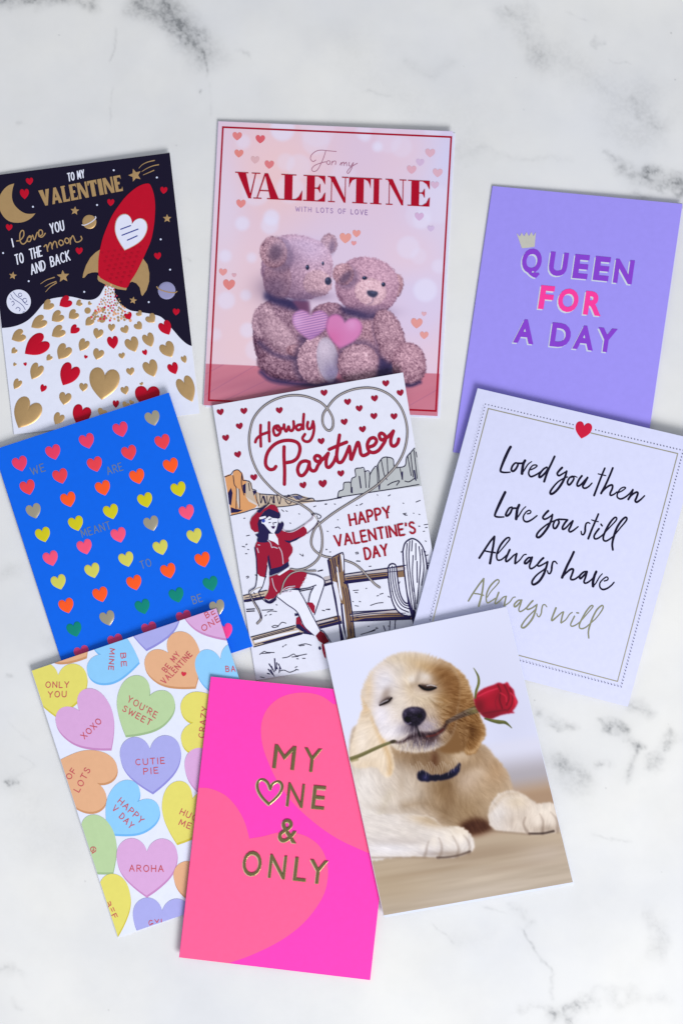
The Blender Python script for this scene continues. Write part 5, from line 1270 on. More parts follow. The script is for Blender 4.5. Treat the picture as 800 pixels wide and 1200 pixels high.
# ================================================================ card 6: loved you then
def loved_card():
    c = Card("greeting_card", "pale blue white card with handwritten black verse inside a dotted border",
             [(559.5, 455), (819.5, 516), (735, 828), (476.5, 760.5)], (3.6, 3.9, 0.2, 4.7), (0.5, 1.6, 1.6, 0.6), INK("verse_paper", (210, 213, 245), 0.5), 0.3, edge=INK("verse_back", (200, 208, 240), .6))
    gl = foil("border_foil", (206, 200, 170), .35)
    TL, TR, BR, BL = A((571.8, 478.8)), A((793.5, 531.6)), A((723, 798.6)), A((503.5, 740.5))
    h0, h1 = A((671.5, 502.6)), A((691.8, 507.4))
    c.ribbons('border_line', [[TL, h0], [h1, TR], [TR, BR], [BR, BL], [BL, TL]], gl, 1.15, .07, curve=False, cap=True)
    dot = INK("dot_ink", (70, 70, 96), .5)
    o = []
    oTL, oTR, oBR, oBL = A((568.4, 473.6)), A((800, 528)), A((727.4, 805.0)), A((498.6, 745.5))
    for a, b in ((oTL, oTR), (oTR, oBR), (oBR, oBL), (oBL, oTL)):
        k = int(np.hypot(*(b - a)) / 3.9)
        for i in range(k):
            p = a + (b - a) * i / k
            if np.hypot(*(p - A((683, 504)))) > 12.5: o.append(ellipse(p[0], p[1], .74, n=6))
    d = c.polys('border_dots', o, dot, .07); d['kind'] = 'stuff'
    c.dome('heart', heart_tt((680.6, 514.0), (684.6, 496), 19.5, 40), INK("heart_red", (200, 26, 62), .4), .15)
    blk = INK("black_ink", (22, 18, 44), .35)
    def words(origin, lines, m, w, name='lettering', h=0.0):
        st = []
        for p in lines:
            pts = Z(*origin, p[0]); st.append((pts, [x * w for x in p[1]]))
        c.ribbons(name, st, m, 2, .08, h, smooth_n=6)
    F, N_, D = [1.2, .9], [.85, .85], [1.0, 1.3, 1.0]
    Lw, th = [1.55, 1.7, 1.3, .8], [.7, .8, .6]
    o1, o2 = (575, 510, 8), (665, 530, 8)
    words(o1, [([(183, 110), (165, 140), (130, 215), (100, 290), (88, 335), (110, 348), (145, 350), (178, 347)], Lw), ([(245, 262), (225, 262), (200, 290), (190, 325), (205, 338), (228, 322), (250, 285), (252, 265), (275, 265), (295, 262)], D), ([(318, 238), (302, 270), (292, 330), (290, 360)], [1.5, 1.7]), ([(290, 360), (310, 330), (345, 275), (380, 248)], th),
               ([(372, 325), (405, 310), (430, 290), (420, 280), (390, 285), (362, 320), (352, 360), (370, 388), (400, 382), (440, 360), (475, 335)], [.8, .8, 1.1, .8]), ([(522, 300), (490, 320), (455, 365), (452, 395), (475, 385), (510, 350), (535, 310)], D), ([(595, 200), (565, 265), (530, 340), (497, 435)], [1.2, 1.3])], blk, 2.05)
    words(o1, [([(665, 305), (640, 330), (620, 360), (635, 380), (665, 365), (705, 340)], [1.4, 1.2, .8]), ([(708, 338), (695, 385), (670, 440), (630, 500), (590, 540), (560, 552), (555, 530), (580, 490), (625, 440), (680, 405), (715, 392)], [1.2, 1.5, 1.4, 1, .8]), ([(760, 385), (735, 400), (715, 440), (728, 466), (750, 450), (775, 410), (768, 390), (750, 395)], D)], blk, 1.95)
    words(o2, [([(30, 228), (60, 225), (85, 235)], th), ([(130, 222), (105, 255), (85, 300), (95, 318), (125, 300), (165, 255), (183, 238)], [1.3, 1.2, .8]), ([(183, 238), (155, 290), (138, 320), (155, 338), (190, 325), (225, 290)], [1.3, 1.2, .8])], blk, 1.95)
    words(o2, [([(345, 150), (320, 210), (285, 300), (245, 405)], [1.1, 1.3]), ([(283, 203), (320, 212), (355, 220)], th), ([(420, 148), (395, 210), (355, 300), (310, 386)], [1.2, 1.3]), ([(310, 386), (345, 345), (385, 315), (415, 308), (415, 340), (395, 385), (400, 405), (430, 395), (460, 372)], [.8, 1.2, 1.2, .8]),
               ([(475, 378), (510, 360), (540, 335), (522, 328), (490, 345), (465, 385), (462, 420), (490, 438), (530, 425), (575, 390), (606, 352)], [.8, .8, 1.1, .8]), ([(608, 352), (590, 400), (565, 442)], [1.2, 1.3]), ([(565, 442), (600, 400), (640, 375), (655, 385), (640, 430), (630, 455), (645, 468), (680, 445), (718, 408)], [.8, 1.2, 1.3, .8])], blk, 1.95)
    o3, o4 = (570, 565, 8), (645, 590, 8)
    words(o3, [([(172, 95), (145, 150), (105, 235), (78, 300), (80, 320), (110, 328), (160, 327)], Lw), ([(235, 235), (210, 245), (185, 285), (178, 312), (195, 315), (220, 290), (240, 250), (265, 245), (295, 245)], D), ([(303, 215), (285, 260), (275, 345)], [1.5, 1.7]), ([(275, 345), (300, 315), (335, 260), (365, 230)], th), ([(380, 298), (405, 292), (412, 275), (395, 265), (365, 285), (342, 325), (350, 362), (380, 372), (425, 350), (470, 315)], [.8, .8, 1.1, .8])], blk, 2.05)
    words(o3, [([(575, 270), (550, 295), (525, 330), (540, 348), (575, 335), (612, 308)], [1.4, 1.2, .8]), ([(615, 305), (605, 350), (580, 410), (535, 475), (495, 515), (470, 515), (470, 490), (500, 450), (560, 400), (610, 372), (640, 360)], [1.2, 1.5, 1.4, 1, .8]), ([(668, 350), (640, 362), (622, 400), (628, 432), (650, 428), (676, 380), (668, 352), (700, 350), (745, 352)], D)], blk, 1.95)
    words(o4, [([(155, 155), (130, 185), (108, 225), (115, 243), (145, 225), (185, 180), (205, 165)], [1.3, 1.2, .8]), ([(205, 165), (185, 215), (168, 250), (182, 267), (215, 250), (255, 218)], [1.3, 1.2, .8])], blk, 1.95)
    words(o4, [([(365, 188), (350, 180), (330, 190), (322, 225), (320, 265), (305, 292), (288, 288), (283, 262)], [.8, 1.3, .8]), ([(445, 100), (420, 160), (385, 240), (350, 330)], [1.1, 1.3]), ([(382, 155), (415, 165), (445, 172)], th), ([(450, 238), (425, 270), (405, 305), (410, 330), (435, 330), (470, 308), (500, 280)], [1.2, 1.1, .8]), ([(470, 196), (480, 210)], [1.1, 1]),
               ([(500, 280), (560, 215), (610, 160), (615, 135), (595, 135), (555, 180), (515, 250), (492, 310), (495, 345), (520, 352), (555, 332), (590, 305)], [.7, .8, 1.3, 1.2, .8]), ([(590, 305), (650, 230), (700, 170), (712, 140), (695, 132), (655, 170), (615, 235), (590, 310), (575, 380), (580, 435)], [.7, .9, 1.3, 1.4, 1.2])], blk, 1.95)
    o5, o6 = (550, 620, 8), (640, 635, 8)
    words(o5, [([(90, 272), (130, 210), (190, 120), (232, 70)], [1.3, 1.2]), ([(232, 70), (222, 150), (205, 240), (190, 322)], [1.3, 1.5]), ([(140, 205), (190, 215), (238, 222)], [.9, 1]), ([(265, 230), (300, 190), (350, 130), (375, 95), (365, 80), (335, 95), (290, 150), (260, 215), (252, 260), (262, 290), (290, 290), (320, 270), (345, 245)], [.7, .8, 1.3, 1.1, .8]),
               ([(375, 195), (355, 240), (338, 285), (345, 305), (375, 285), (415, 245), (440, 232)], [1.3, 1.2, .8]), ([(440, 232), (430, 275), (425, 322)], [1.3, 1.3]), ([(428, 326), (470, 290), (505, 245), (530, 238)], [.9, .7]), ([(575, 268), (550, 270), (520, 300), (515, 322), (535, 320), (565, 290), (585, 265)], D), ([(585, 265), (575, 300), (560, 350), (572, 372), (605, 358), (642, 322)], [1.2, 1.1, .8]),
               ([(690, 272), (665, 295), (635, 335), (650, 348), (690, 330), (725, 308)], [1.3, 1.1, .8]), ([(730, 308), (715, 365), (690, 430), (650, 490), (605, 520), (585, 512), (590, 480), (630, 430), (690, 385), (722, 358)], [1.2, 1.5, 1.4, 1, .8])], blk, 1.95)
    words(o6, [([(98, 205), (80, 185), (60, 190), (50, 225), (45, 270), (30, 298), (14, 292), (8, 272)], [.8, 1.3, .8])], blk, 1.95)
    words(o6, [([(255, 95), (230, 150), (190, 230), (145, 335)], [1.4, 1.6]), ([(145, 335), (180, 295), (225, 258), (250, 260), (240, 300), (225, 340), (235, 355), (265, 350), (300, 325), (330, 300)], [.8, 1.3, 1.2, .8]), ([(370, 278), (345, 285), (310, 320), (315, 345), (340, 325), (378, 280)], D), ([(378, 280), (365, 330), (350, 375), (365, 388), (395, 375), (430, 345), (445, 320)], [1.3, 1.1, .8]), ([(465, 280), (448, 320), (435, 375), (435, 416)], [1.5, 1.7]), ([(436, 416), (460, 390), (495, 330), (522, 300)], th), ([(540, 368), (570, 358), (575, 340), (560, 330), (530, 350), (500, 385), (500, 425), (525, 447), (565, 438), (605, 410), (632, 380)], [.8, .8, 1.1, .8])], blk, 1.95)
    gf = foil("script_foil", (172, 172, 142), .4)
    o7, o8 = (540, 670, 8), (620, 690, 8)
    words(o7, [([(68, 275), (110, 205), (165, 125), (212, 65)], [1.2, 1.2]), ([(212, 65), (205, 140), (190, 230), (165, 322)], [1.2, 1.5]), ([(125, 205), (165, 210), (210, 222)], [.9, .9]), ([(245, 240), (280, 185), (330, 130), (355, 95), (345, 75), (315, 90), (270, 140), (240, 205), (235, 260), (245, 292), (275, 280), (320, 250)], [.7, .8, 1.2, 1.1, .8]),
               ([(352, 195), (335, 240), (318, 285), (325, 300), (360, 275), (395, 240), (422, 232)], [1.3, 1.1, .8]), ([(422, 232), (412, 275), (404, 316)], [1.2, 1.2]), ([(408, 320), (455, 285), (485, 245), (508, 238)], [.9, .7]), ([(560, 268), (535, 270), (500, 305), (500, 328), (520, 322), (550, 290), (568, 265)], D), ([(568, 265), (555, 310), (540, 355), (552, 375), (585, 360), (620, 330)], [1.1, 1, .8]),
               ([(672, 272), (645, 300), (615, 340), (625, 355), (665, 340), (710, 308)], [1.2, 1.1, .8]), ([(710, 308), (695, 370), (670, 435), (630, 490), (590, 525), (565, 520), (575, 490), (620, 430), (670, 380), (704, 348)], [1.1, 1.4, 1.3, 1, .8])], gf, 1.5, h=0.0)
    words(o8, [([(162, 170), (145, 150), (125, 155), (115, 190), (110, 230), (92, 262), (75, 255), (68, 232)], [.8, 1.1, .8])], gf, 1.5, h=0.0)
    words(o8, [([(248, 180), (230, 225), (208, 285), (215, 298), (255, 265), (300, 225), (318, 218)], [1.4, 1.2, .8]), ([(318, 218), (305, 265), (294, 316)], [1.2, 1.2]), ([(296, 322), (340, 290), (375, 240), (400, 222)], [.9, .8]), ([(422, 258), (400, 300), (385, 335), (395, 352), (425, 345), (460, 322), (480, 305)], [1.1, 1, .8]), ([(443, 226), (460, 228)], [1.1, 1]),
               ([(480, 305), (540, 235), (590, 175), (592, 158), (570, 165), (530, 215), (490, 285), (468, 335), (470, 368), (495, 375), (530, 360), (565, 330)], [.7, .8, 1.2, 1.1, .8]), ([(565, 330), (625, 275), (680, 200), (690, 165), (672, 160), (630, 200), (595, 265), (570, 330), (552, 400), (555, 462)], [.7, .9, 1.2, 1.3, 1.1])], gf, 1.5, h=0.0)
loved_card()

# ================================================================ card 7: candy hearts
def candy_card():
    c = Card("greeting_card", "white card printed with pastel candy hearts carrying short red words",
             [(37.5, 786), (253.5, 712.8), (355, 1024), (138.5, 1098.3)], (2.0, 4.6, 0, 0), (0.5, 1.5, 1.5, 0.5), INK("candy_paper", (222, 227, 248), 0.5), 0.35, edge=INK("candy_back", (205, 214, 240), .6))
    Yc, Bc, Lc, Tc, Pc, Gc = (222, 214, 110), (140, 200, 246), (166, 168, 230), (222, 172, 136), (212, 166, 216), (180, 206, 160)
    Ye, Be, Le, Te, Pe, Ge = (206, 192, 74), (112, 180, 238), (142, 140, 214), (200, 146, 106), (194, 136, 192), (156, 184, 140)
    edge = {Yc: Ye, Bc: Be, Lc: Le, Tc: Te, Pc: Pe, Gc: Ge}
    txt = INK("candy_word_red", (196, 84, 96), .5)
    # tip, middle of the top, width, colour, [(word, base left, base right, up)]
    Hh = [((66.8, 839), (69, 781), 68, Yc, [("ONLY", (54, 806), (80.8, 805.6), (.2, -6.6)), ("YOU", (56.8, 817.2), (77.8, 817), (.2, -6.6))]),
          ((101.6, 769), (66, 740), 60, Tc, []),
          ((163.6, 775), (109, 765), 66, Bc, [("BE", (141.8, 765.8), (142.8, 781), (5.8, -.4)), ("MINE", (129.4, 760), (127.6, 784.6), (5.4, .6))]),
          ((171.4, 760.6), (181, 700), 66, Lc, []),
          ((229, 804.6), (191, 757), 67, Tc, [("BE MY", (194.8, 788), (211.4, 767.6), (-5, -4)), ("VALENTINE", (193.6, 801.8), (225.6, 768), (-5, -4.4))]),
          ((272, 749), (236, 690), 68, Pc, [("BE", (242.4, 724.6), (252.4, 718.6), (-2.8, -5.8)), ("ONE", (238.4, 740), (258, 727.6), (-3, -5.8))]),
          ((270, 822), (256, 762), 62, Bc, [("BABY", (265, 787), (289, 786.4), (-.6, -6.4))]),
          ((130.4, 877), (86, 824), 66, Pc, [("XOXO", (99.4, 866), (119.6, 846), (-4.8, -4.6))]),
          ((147.4, 861.6), (180.6, 806), 68, Gc, [("YOU'RE", (149.2, 821.6), (182.4, 841.6), (2.8, -6.4)), ("SWEET", (143.6, 832.6), (175.4, 850.4), (3, -6))]),
          ((179, 928.4), (175.4, 867), 71, Lc, [("CUTIE", (159.6, 897), (193, 894.4), (-.5, -6.8)), ("PIE", (168.8, 907.4), (185.6, 906.2), (-.4, -6.8))]),
          ((276, 846), (216, 847), 72, Yc, [("CRAZY", (239, 864.8), (243.4, 829), (-6.4, -.8))]),
          ((252, 942), (250, 880), 68, Pc, []),
          ((60, 897), (126, 922), 72, Tc, [("LOTS", (92.8, 928.6), (106.6, 902.6), (-6, -3.4)), ("OF", (82.6, 914), (90, 903.4), (-5.4, -3.4))]),
          ((126.6, 976), (168.6, 932), 64, Bc, [("HAPPY", (138.2, 940), (165, 965.4), (4.4, -5.4)), ("V DAY", (131.4, 948.6), (153, 971.8), (4.4, -5.2))]),
          ((207.4, 988), (229, 925.6), 66, Yc, [("HUG", (210.6, 954), (229, 962.4), (2.8, -6.2)), ("ME", (209.6, 966.4), (222.6, 971.4), (2.4, -6.2))]),
          ((171.8, 1049.6), (172.6, 986.8), 71, Pc, [("AROHA", (152, 1021), (191.6, 1021.4), (0, -7.2))]),
          ((132.6, 1022), (90.6, 972), 66, Gc, [("@", (0, 0), (0, 0), (0, 0))]),
          ((138, 1096), (112, 1036), 68, Yc, [("BFF", (124.4, 1059), (133, 1077), (4.8, -2.6))]),
          ((238, 1064), (236, 1012), 66, Tc, []),
          ((188.6, 1116), (190.6, 1056.6), 68, Lc, [("GYM", (175, 1085.4), (195, 1084), (-.6, -6.8))])]
    for tip, top, w, col, words in Hh:
        body = heart_tt(tip, top, w, 64)
        shade = body + A((0.5, 2.6))
        e = c.fill('candy_heart_side', shade, INK("candy_side", edge[col], .5), .05, clip=True)
        b = c.fill('candy_heart', body, INK("candy_face", col, .5), .14, clip=True)
        for t, bl, br, up in words:
            if t == "@":
                c.ribbons('lettering', [ellipse(109.6, 995.6, 3.2, 3.0, 20, 12).tolist(), [(108.4, 1000), (110, 999)], [(109.6, 994), (110.4, 996.6), (108.6, 996.4)]], txt, 1.0, .22, parent=b)
            else:
                c.ribbons('lettering', stroke_text(t, bl, br, up, .34, .04), txt, 1.0, .22, curve=False, parent=b, clip=True)
    c.fill('little_heart', heart(215.4, 790, 6, 5.4, 10, 20), INK("little_heart_red", (206, 48, 72), .5), .24)
candy_card()

# ================================================================ card 8: my one and only
def only_card():
    c = Card("greeting_card", "hot pink card with two coral hearts and embossed dark gold capitals",
             [(247.5, 793), (471, 815.5), (433.5, 1148.6), (210.5, 1122)], (6.2, 2.6, 0, 3.2), (0.5, 0.9, 1.4, 0.6), INK("hot_pink_paper", (255, 64, 182), 0.5), 0.3, edge=INK("pink_back", (250, 120, 190), .6))
    co = INK("coral_pink", (255, 94, 148), .5)
    o = (200, 780, 3.156)
    a = catmull([(600, 142), (560, 114), (510, 101), (460, 102), (410, 116), (370, 145), (344, 185), (334, 235), (340, 295), (360, 355), (396, 430), (456, 512), (540, 588), (620, 642), (700, 680), (760, 706)], 5)
    c.fill('coral_heart', Z(*o, [tuple(p) for p in a] + [(1000, 800), (1000, 200), (700, 150)]), co, .04, clip=True)
    b = catmull([(20, 460), (60, 453), (105, 452), (150, 456), (205, 482), (248, 530), (276, 585), (291, 640)], 5).tolist() + catmull([(291, 640), (340, 632), (400, 617), (455, 618), (510, 636), (556, 676), (580, 740), (576, 815), (548, 880), (488, 955), (405, 1018), (300, 1070), (205, 1104)], 5).tolist()[1:]
    c.fill('coral_heart', Z(*o, b + [(-40, 1160), (-40, 480)]), co, .04, clip=True)
    g = (280, 860, 6.316)
    up = (3.0, -26.6)
    sp = [('M', (319.2, 899.6), (344.6, 902.2)), ('Y', (353.6, 903.4), (374.8, 905.2)), ('N', (335.2, 944.4), (354.6, 946.6)), ('E', (364.8, 947.4), (379.6, 948.8)), ('O', (283.4, 1025.8), (305.2, 1028)), ('N', (314.2, 1028.2), (333.8, 1030.4)), ('L', (343.4, 1031.6), (358.2, 1033.2)), ('Y', (360.6, 1034.2), (382.0, 1036.4))]
    for ch, bl, br in sp:
        u = (3.0, -26.6) if ch != 'O' else (3.0, -29.4)
        c.text('letter_lit_edge', ch, bl, br, u, GOLD_LIT_EDGE, .03, weight=0.008, shift=(-0.9, 0.5))  # pale copy shifted left paints the window-lit edge of the embossing
        c.text('letter', ch, bl, br, u, GOLD_DARK, .05, weight=-0.012, extrude=0.006, bevel=0.016)
    c.text('ampersand', '&', (325.4, 986.8), (347.4, 989), (2.8, -28), GOLD_DARK, .05, weight=-0.01, extrude=0.006, bevel=0.016)
    c.text('letter_lit_edge', '&', (325.4, 986.8), (347.4, 989), (2.8, -28), GOLD_LIT_EDGE, .03, weight=0.008, shift=(-0.9, 0.5))  # painted lit edge of the ampersand
    hp = Z(*g, [(223, 520), (175, 470), (145, 420), (138, 375), (155, 342), (185, 338), (215, 362), (234, 408)])
    hp2 = Z(*g, [(234, 408), (250, 372), (285, 352), (312, 362), (322, 395), (305, 440), (265, 485), (223, 520)])
    c.ribbons('letter_lit_edge', [(catmull(hp, 4) + A((-.8, .5))).tolist(), (catmull(hp2, 4) + A((-.8, .5))).tolist()], GOLD_LIT_EDGE, 3.6, .03, 0, curve=True, smooth_n=1)  # painted lit edge of the heart outline
    c.ribbons('heart_letter', [catmull(hp, 4).tolist(), catmull(hp2, 4).tolist()], GOLD_DARK, 2.8, .08, .16, curve=True, smooth_n=1)
only_card()

# ================================================================ card 9: puppy with a rose
def puppy_canvas(c):
    K = Canvas(376, 706, 676, 1078, 0.66)
    X, Y = K.X, K.Y
    sm = lambda t: np.clip(t, 0, 1) ** 2 * (3 - 2 * np.clip(t, 0, 1))
    # ---- backdrop: pale blue wall, blurred wooden floor
    K.mix(np.ones_like(X), (216, 219, 244))
    K.mix(.8 * sm((X + .35 * Y - 760) / 190), (203, 205, 230))
    K.mix(.55 * K.glow(560, 800, 50, 70), (200, 202, 228))
    K.mix(.6 * K.glow(600, 850, 30, 40), (198, 200, 224))
    K.mix(.5 * K.glow(430, 745, 50, 24), (226, 226, 246))
    tilt = Y + (X - 520) * .14
    K.mix(sm((tilt - 872) / 14) * sm((X - 520) / 50), (206, 206, 226))
    K.mix(sm((tilt - 888) / 34), (164, 158, 166))
    K.mix(sm((tilt - 920) / 26), (168, 140, 116))
    K.mix(sm((tilt - 938) / 10) * .5, (150, 122, 100))
    K.mix(sm((tilt - 968) / 26), (176, 158, 138))
    K.mix(sm((tilt - 1000) / 50) * .8, (178, 164, 150))
    st = K.noise(7, 3, -9, 14) * .6 + K.noise(3, 5, -9, 12) * .4
    K.rgb += ((st - .5) * 26 * sm((tilt - 985) / 30))[..., None]
    K.mix(.5 * sm((tilt - 985) / 14) * K.glow(450, 1040, 60, 26), (172, 150, 122))
    K.mix(.42 * K.glow(560, 1000, 60, 9, -8), (132, 108, 88)); K.mix(.3 * K.glow(600, 1016, 42, 4, -8), (138, 116, 98)); K.mix(.34 * K.glow(500, 1022, 60, 3.5, -9), (146, 122, 98))
    K.mix(.35 * K.glow(640, 1000, 30, 12, -8), (190, 176, 170)); K.mix(.35 * K.glow(560, 1046, 70, 7, -9), (190, 178, 168))
    # ---- fur direction: outwards and down from the brow, sweeping down the chest
    ang = np.arctan2(Y - 812, X - 484)
    down = np.full_like(X, math.radians(84)) + (K.noise(26, 51) - .5) * 1.6
    w = sm((Y - 870) / 40)
    ang = np.arctan2(np.sin(ang) * (1 - w) + np.sin(down) * w, np.cos(ang) * (1 - w) + np.cos(down) * w) + (K.noise(14, 61) - .5) * 1.0
    leg = sm((Y - 938) / 20) * sm((545 - X) / 30)
    ang = ang * (1 - leg) + math.radians(18) * leg
    f1 = K.lic(ang, 4, 5, .55); f2 = K.lic(ang, 8, 9, 1.7)
    FUR = f1 * .55 + f2 * .7
    wob = (FUR * .55)
    def region(pts, soft, warp=1.6, sd=0):
        return K.poly(pts, soft, 5, warp * .6, 70 + sd, 1.8)
    # ---- body
    body = region([(408, 884), (418, 850), (470, 862), (548, 868), (568, 874), (580, 888), (592, 902), (599, 918), (601, 930), (600, 950), (596, 966), (574, 975), (552, 980), (556, 992), (549, 999), (520, 1005), (480, 1004), (440, 1005), (420, 1006), (400, 960)], 1.2)
    K.mix(body, (182, 160, 140)); K.mix(.9 * body * K.poly([(456, 872), (548, 866), (572, 882), (560, 900), (500, 905), (462, 890)], 6), (150, 116, 82))
    K.mix(body * K.glow(432, 960, 44, 60), (208, 200, 196)); K.mix(.9 * body * K.glow(428, 920, 24, 26), (214, 206, 204)); K.mix(.7 * body * K.glow(470, 930, 30, 30), (196, 180, 166))
    K.mix(.8 * body * K.glow(548, 950, 30, 34), (150, 118, 82)); K.mix(.85 * body * K.glow(520, 925, 22, 26), (138, 104, 68)); K.mix(.9 * body * K.glow(580, 905, 20, 26), (176, 140, 104)); K.mix(.55 * body * K.glow(548, 918, 14, 14), (196, 172, 156)); K.mix(.7 * body * K.glow(572, 930, 28, 16), (176, 146, 114))
    K.mix(.65 * body * K.glow(510, 890, 40, 14), (120, 88, 60)); K.mix(.55 * body * K.glow(456, 880, 16, 12), (176, 142, 104)); K.mix(.7 * body * K.glow(536, 890, 24, 12), (186, 156, 124)); K.mix(.6 * body * K.glow(540, 884, 12, 8), (205, 182, 156)); K.mix(.5 * K.glow(509, 890, 5, 10), (92, 44, 26))
    K.mix(.5 * body * K.line([(474, 944), (500, 942), (530, 958), (548, 974)], 8, 6), (140, 110, 78))
    K.mix(.9 * K.poly([(538, 966), (556, 958), (572, 962), (578, 972), (560, 979), (545, 980)], 3), (82, 42, 26))
    K.mix(.4 * body * K.line([(440, 985), (448, 950), (456, 930)], 6, 5), (188, 174, 150))
    # far leg at the right
    lg = region([(572, 962), (574, 944), (584, 930), (600, 926), (614, 931), (628, 941), (646, 940.5), (655, 948), (664, 972), (656, 974.5), (636, 977.5), (616, 977), (596, 975), (580, 973)], 1.0)
    K.mix(lg, (200, 184, 172)); K.mix(.8 * lg * K.glow(584, 958, 14, 18), (204, 198, 200)); K.mix(.6 * lg * K.glow(606, 940, 14, 9), (206, 186, 160)); K.mix(.5 * lg * K.glow(600, 962, 20, 10), (178, 160, 146)); K.mix(.7 * lg * K.glow(640, 950, 16, 9), (212, 200, 188)); K.mix(.6 * lg * K.glow(642, 972, 20, 5), (160, 140, 124))
    K.mix(.45 * lg * K.line([(574, 950), (590, 932), (606, 930)], 3, 3), (176, 150, 122))
    # near leg and paw at the left
    pw = region([(404, 960), (430, 955), (470, 954), (490, 955), (506, 958), (518, 968), (534, 968.5), (546, 972), (554, 983), (556, 993), (550, 999), (536, 1003.5), (516, 1005.5), (494, 1004), (460, 1005), (430, 1006)], .9)
    K.mix(pw, (204, 194, 190)); K.mix(.7 * pw * K.glow(455, 994, 40, 10), (210, 206, 216)); K.mix(.7 * pw * K.glow(500, 962, 22, 7, 14), (190, 160, 122)); K.mix(.5 * pw * K.glow(540, 974, 16, 8), (212, 192, 166)); K.mix(.45 * pw * K.glow(480, 975, 20, 12), (196, 184, 176)); K.mix(.45 * pw * K.glow(505, 1000, 18, 5), (184, 176, 186))
    K.rgb += (FUR * 3.8 * np.maximum.reduce([body, lg, pw]))[..., None] * A((1, .96, .9))
    for a, b, d, e in (((514, 982), (517, 990), (517, 998), (514, 1005)), ((530, 980), (535, 988), (537, 996), (535, 1004)), ((543, 979), (548, 985), (550, 992), (549, 1000)), ((502, 986), (500, 992), (499, 998), (497, 1004))):
        K.mix(.5 * K.line([a, b, d, e], 2.0, 2.0, taper=[.0, .7, 1.4]), (118, 94, 80)); K.mix(.35 * K.glow((a[0] + b[0]) / 2 - 6, b[1], 3.4, 6), (222, 212, 204))
    for a, b, d in (((632, 954), (636, 963), (635, 977)), ((645, 952), (652, 961), (653, 975)), ((615, 958), (613, 966), (618, 976))):
        K.mix(.5 * K.line([a, b, d], 1.8, 1.9, taper=[.0, .7, 1.4]), (118, 94, 80)); K.mix(.35 * K.glow(b[0] - 6, b[1], 3.4, 6), (222, 210, 200))
    K.mix(.8 * K.line([(512, 1005), (524, 1004.4), (538, 1002), (550, 998)], 2.4, 1.2), (84, 64, 56)); K.mix(.6 * K.line([(434, 1005), (470, 1005), (512, 1005.4)], 1.6, 1.6), (140, 118, 100))
    K.mix(.8 * K.line([(620, 977), (636, 976.6), (648, 974)], 2.4, 1.2), (60, 44, 40)); K.mix(.45 * K.line([(575, 974), (600, 976), (620, 978)], 1.8, 1.6), (120, 96, 80))
    for x, y, r in ((508, 984, 5), (524, 982, 6), (539, 982, 5.5)): K.mix(.5 * pw * K.glow(x, y, r, r * 1.3), (228, 216, 204))
    for x, y, r in ((626, 958, 6), (641, 956, 5.5)): K.mix(.4 * lg * K.glow(x, y, r, r * 1.3), (224, 210, 198))
    K.mix(.35 * pw * K.glow(530, 1000, 22, 4), (134, 110, 94)); K.mix(.35 * pw * K.line([(500, 958), (512, 966), (530, 968)], 3, 2.5), (150, 122, 92))
    K.mix(.4 * body * K.line([(520, 905), (528, 930), (520, 958)], 6, 7), (128, 94, 62)); K.mix(.35 * body * K.glow(560, 905, 10, 6), (206, 184, 164))
    K.mix(.4 * pw * K.glow(470, 986, 40, 5), (170, 156, 150)); K.mix(.35 * pw * K.glow(520, 1001, 30, 3), (150, 128, 112)); K.mix(.35 * body * K.glow(450, 948, 20, 5, 10), (168, 150, 136)); K.mix(.3 * body * K.glow(470, 918, 5, 16), (170, 146, 122))
    # ---- collar
    col = K.poly([(489, 905), (495, 903), (505, 908), (520, 907), (532, 900), (539, 894), (538, 904), (530, 911), (514, 914.6), (500, 916), (491, 914)], .9, 4, .8, 7)
    K.mix(col, (30, 28, 62)); K.mix(.6 * col * K.glow(498, 911, 4, 4), (74, 74, 132)); K.mix(.6 * col * K.glow(532, 902, 5, 4), (66, 66, 122))
    for k in range(26):
        x0 = 482 + k * 2.2; y0 = 901 + 3 * math.sin(k) - max(0, k - 18) * .6
        K.mix(.5 * K.line([(x0 - 2, y0 - 6), (x0, y0), (x0 + 1.6 * math.sin(k * 2.1), y0 + 6 + 2 * math.sin(k * 1.7))], .8, .5, taper=[1, .8, .2]), (196, 178, 160))
    # ---- far ear (left of the picture)
    el = region([(424, 812), (430, 800), (440, 812), (446, 836), (452, 858), (458, 878), (462, 896), (458, 909), (451, 911), (442, 900), (430, 899), (417, 900), (410, 892), (411, 874), (417, 852), (424, 832)], 1.1)
    K.mix(el, (214, 194, 172)); K.mix(.8 * el * K.glow(430, 822, 9, 18, 15), (206, 168, 124)); K.mix(.9 * el * K.line([(438, 842), (448, 868), (456, 888), (457, 906)], 5, 3.5), (204, 166, 118)); K.mix(.6 * el * K.glow(424, 868, 9, 22), (222, 208, 198)); K.mix(.5 * el * K.glow(430, 896, 14, 7), (208, 184, 156)); K.mix(.5 * K.line([(441, 846), (450, 862), (460, 866)], 2, 1.5), (120, 84, 60))
    # ---- near ear (right of the picture)
    er = region([(512, 774), (526, 777), (539, 787), (548, 799), (555, 818), (560, 834), (567, 850), (569, 861), (564, 870), (557, 882), (548, 885), (541, 876), (536, 860), (526, 830), (518, 800)], 1.0)
    K.mix(er, (164, 118, 70)); K.mix(.95 * er * K.glow(552, 856, 9, 18), (112, 72, 32)); K.mix(.8 * er * K.line([(541, 850), (541, 868), (548, 881), (558, 878), (566, 864)], 3, 2.4), (206, 168, 124)); K.mix(.7 * er * K.glow(542, 804, 10, 14), (196, 160, 118)); K.mix(.5 * er * K.glow(530, 786, 10, 6), (208, 178, 140)); K.mix(.8 * er * K.line([(534, 826), (535, 848), (538, 874)], 5, 3), (92, 54, 28)); K.mix(.5 * er * K.glow(556, 838, 6, 8), (150, 108, 60))
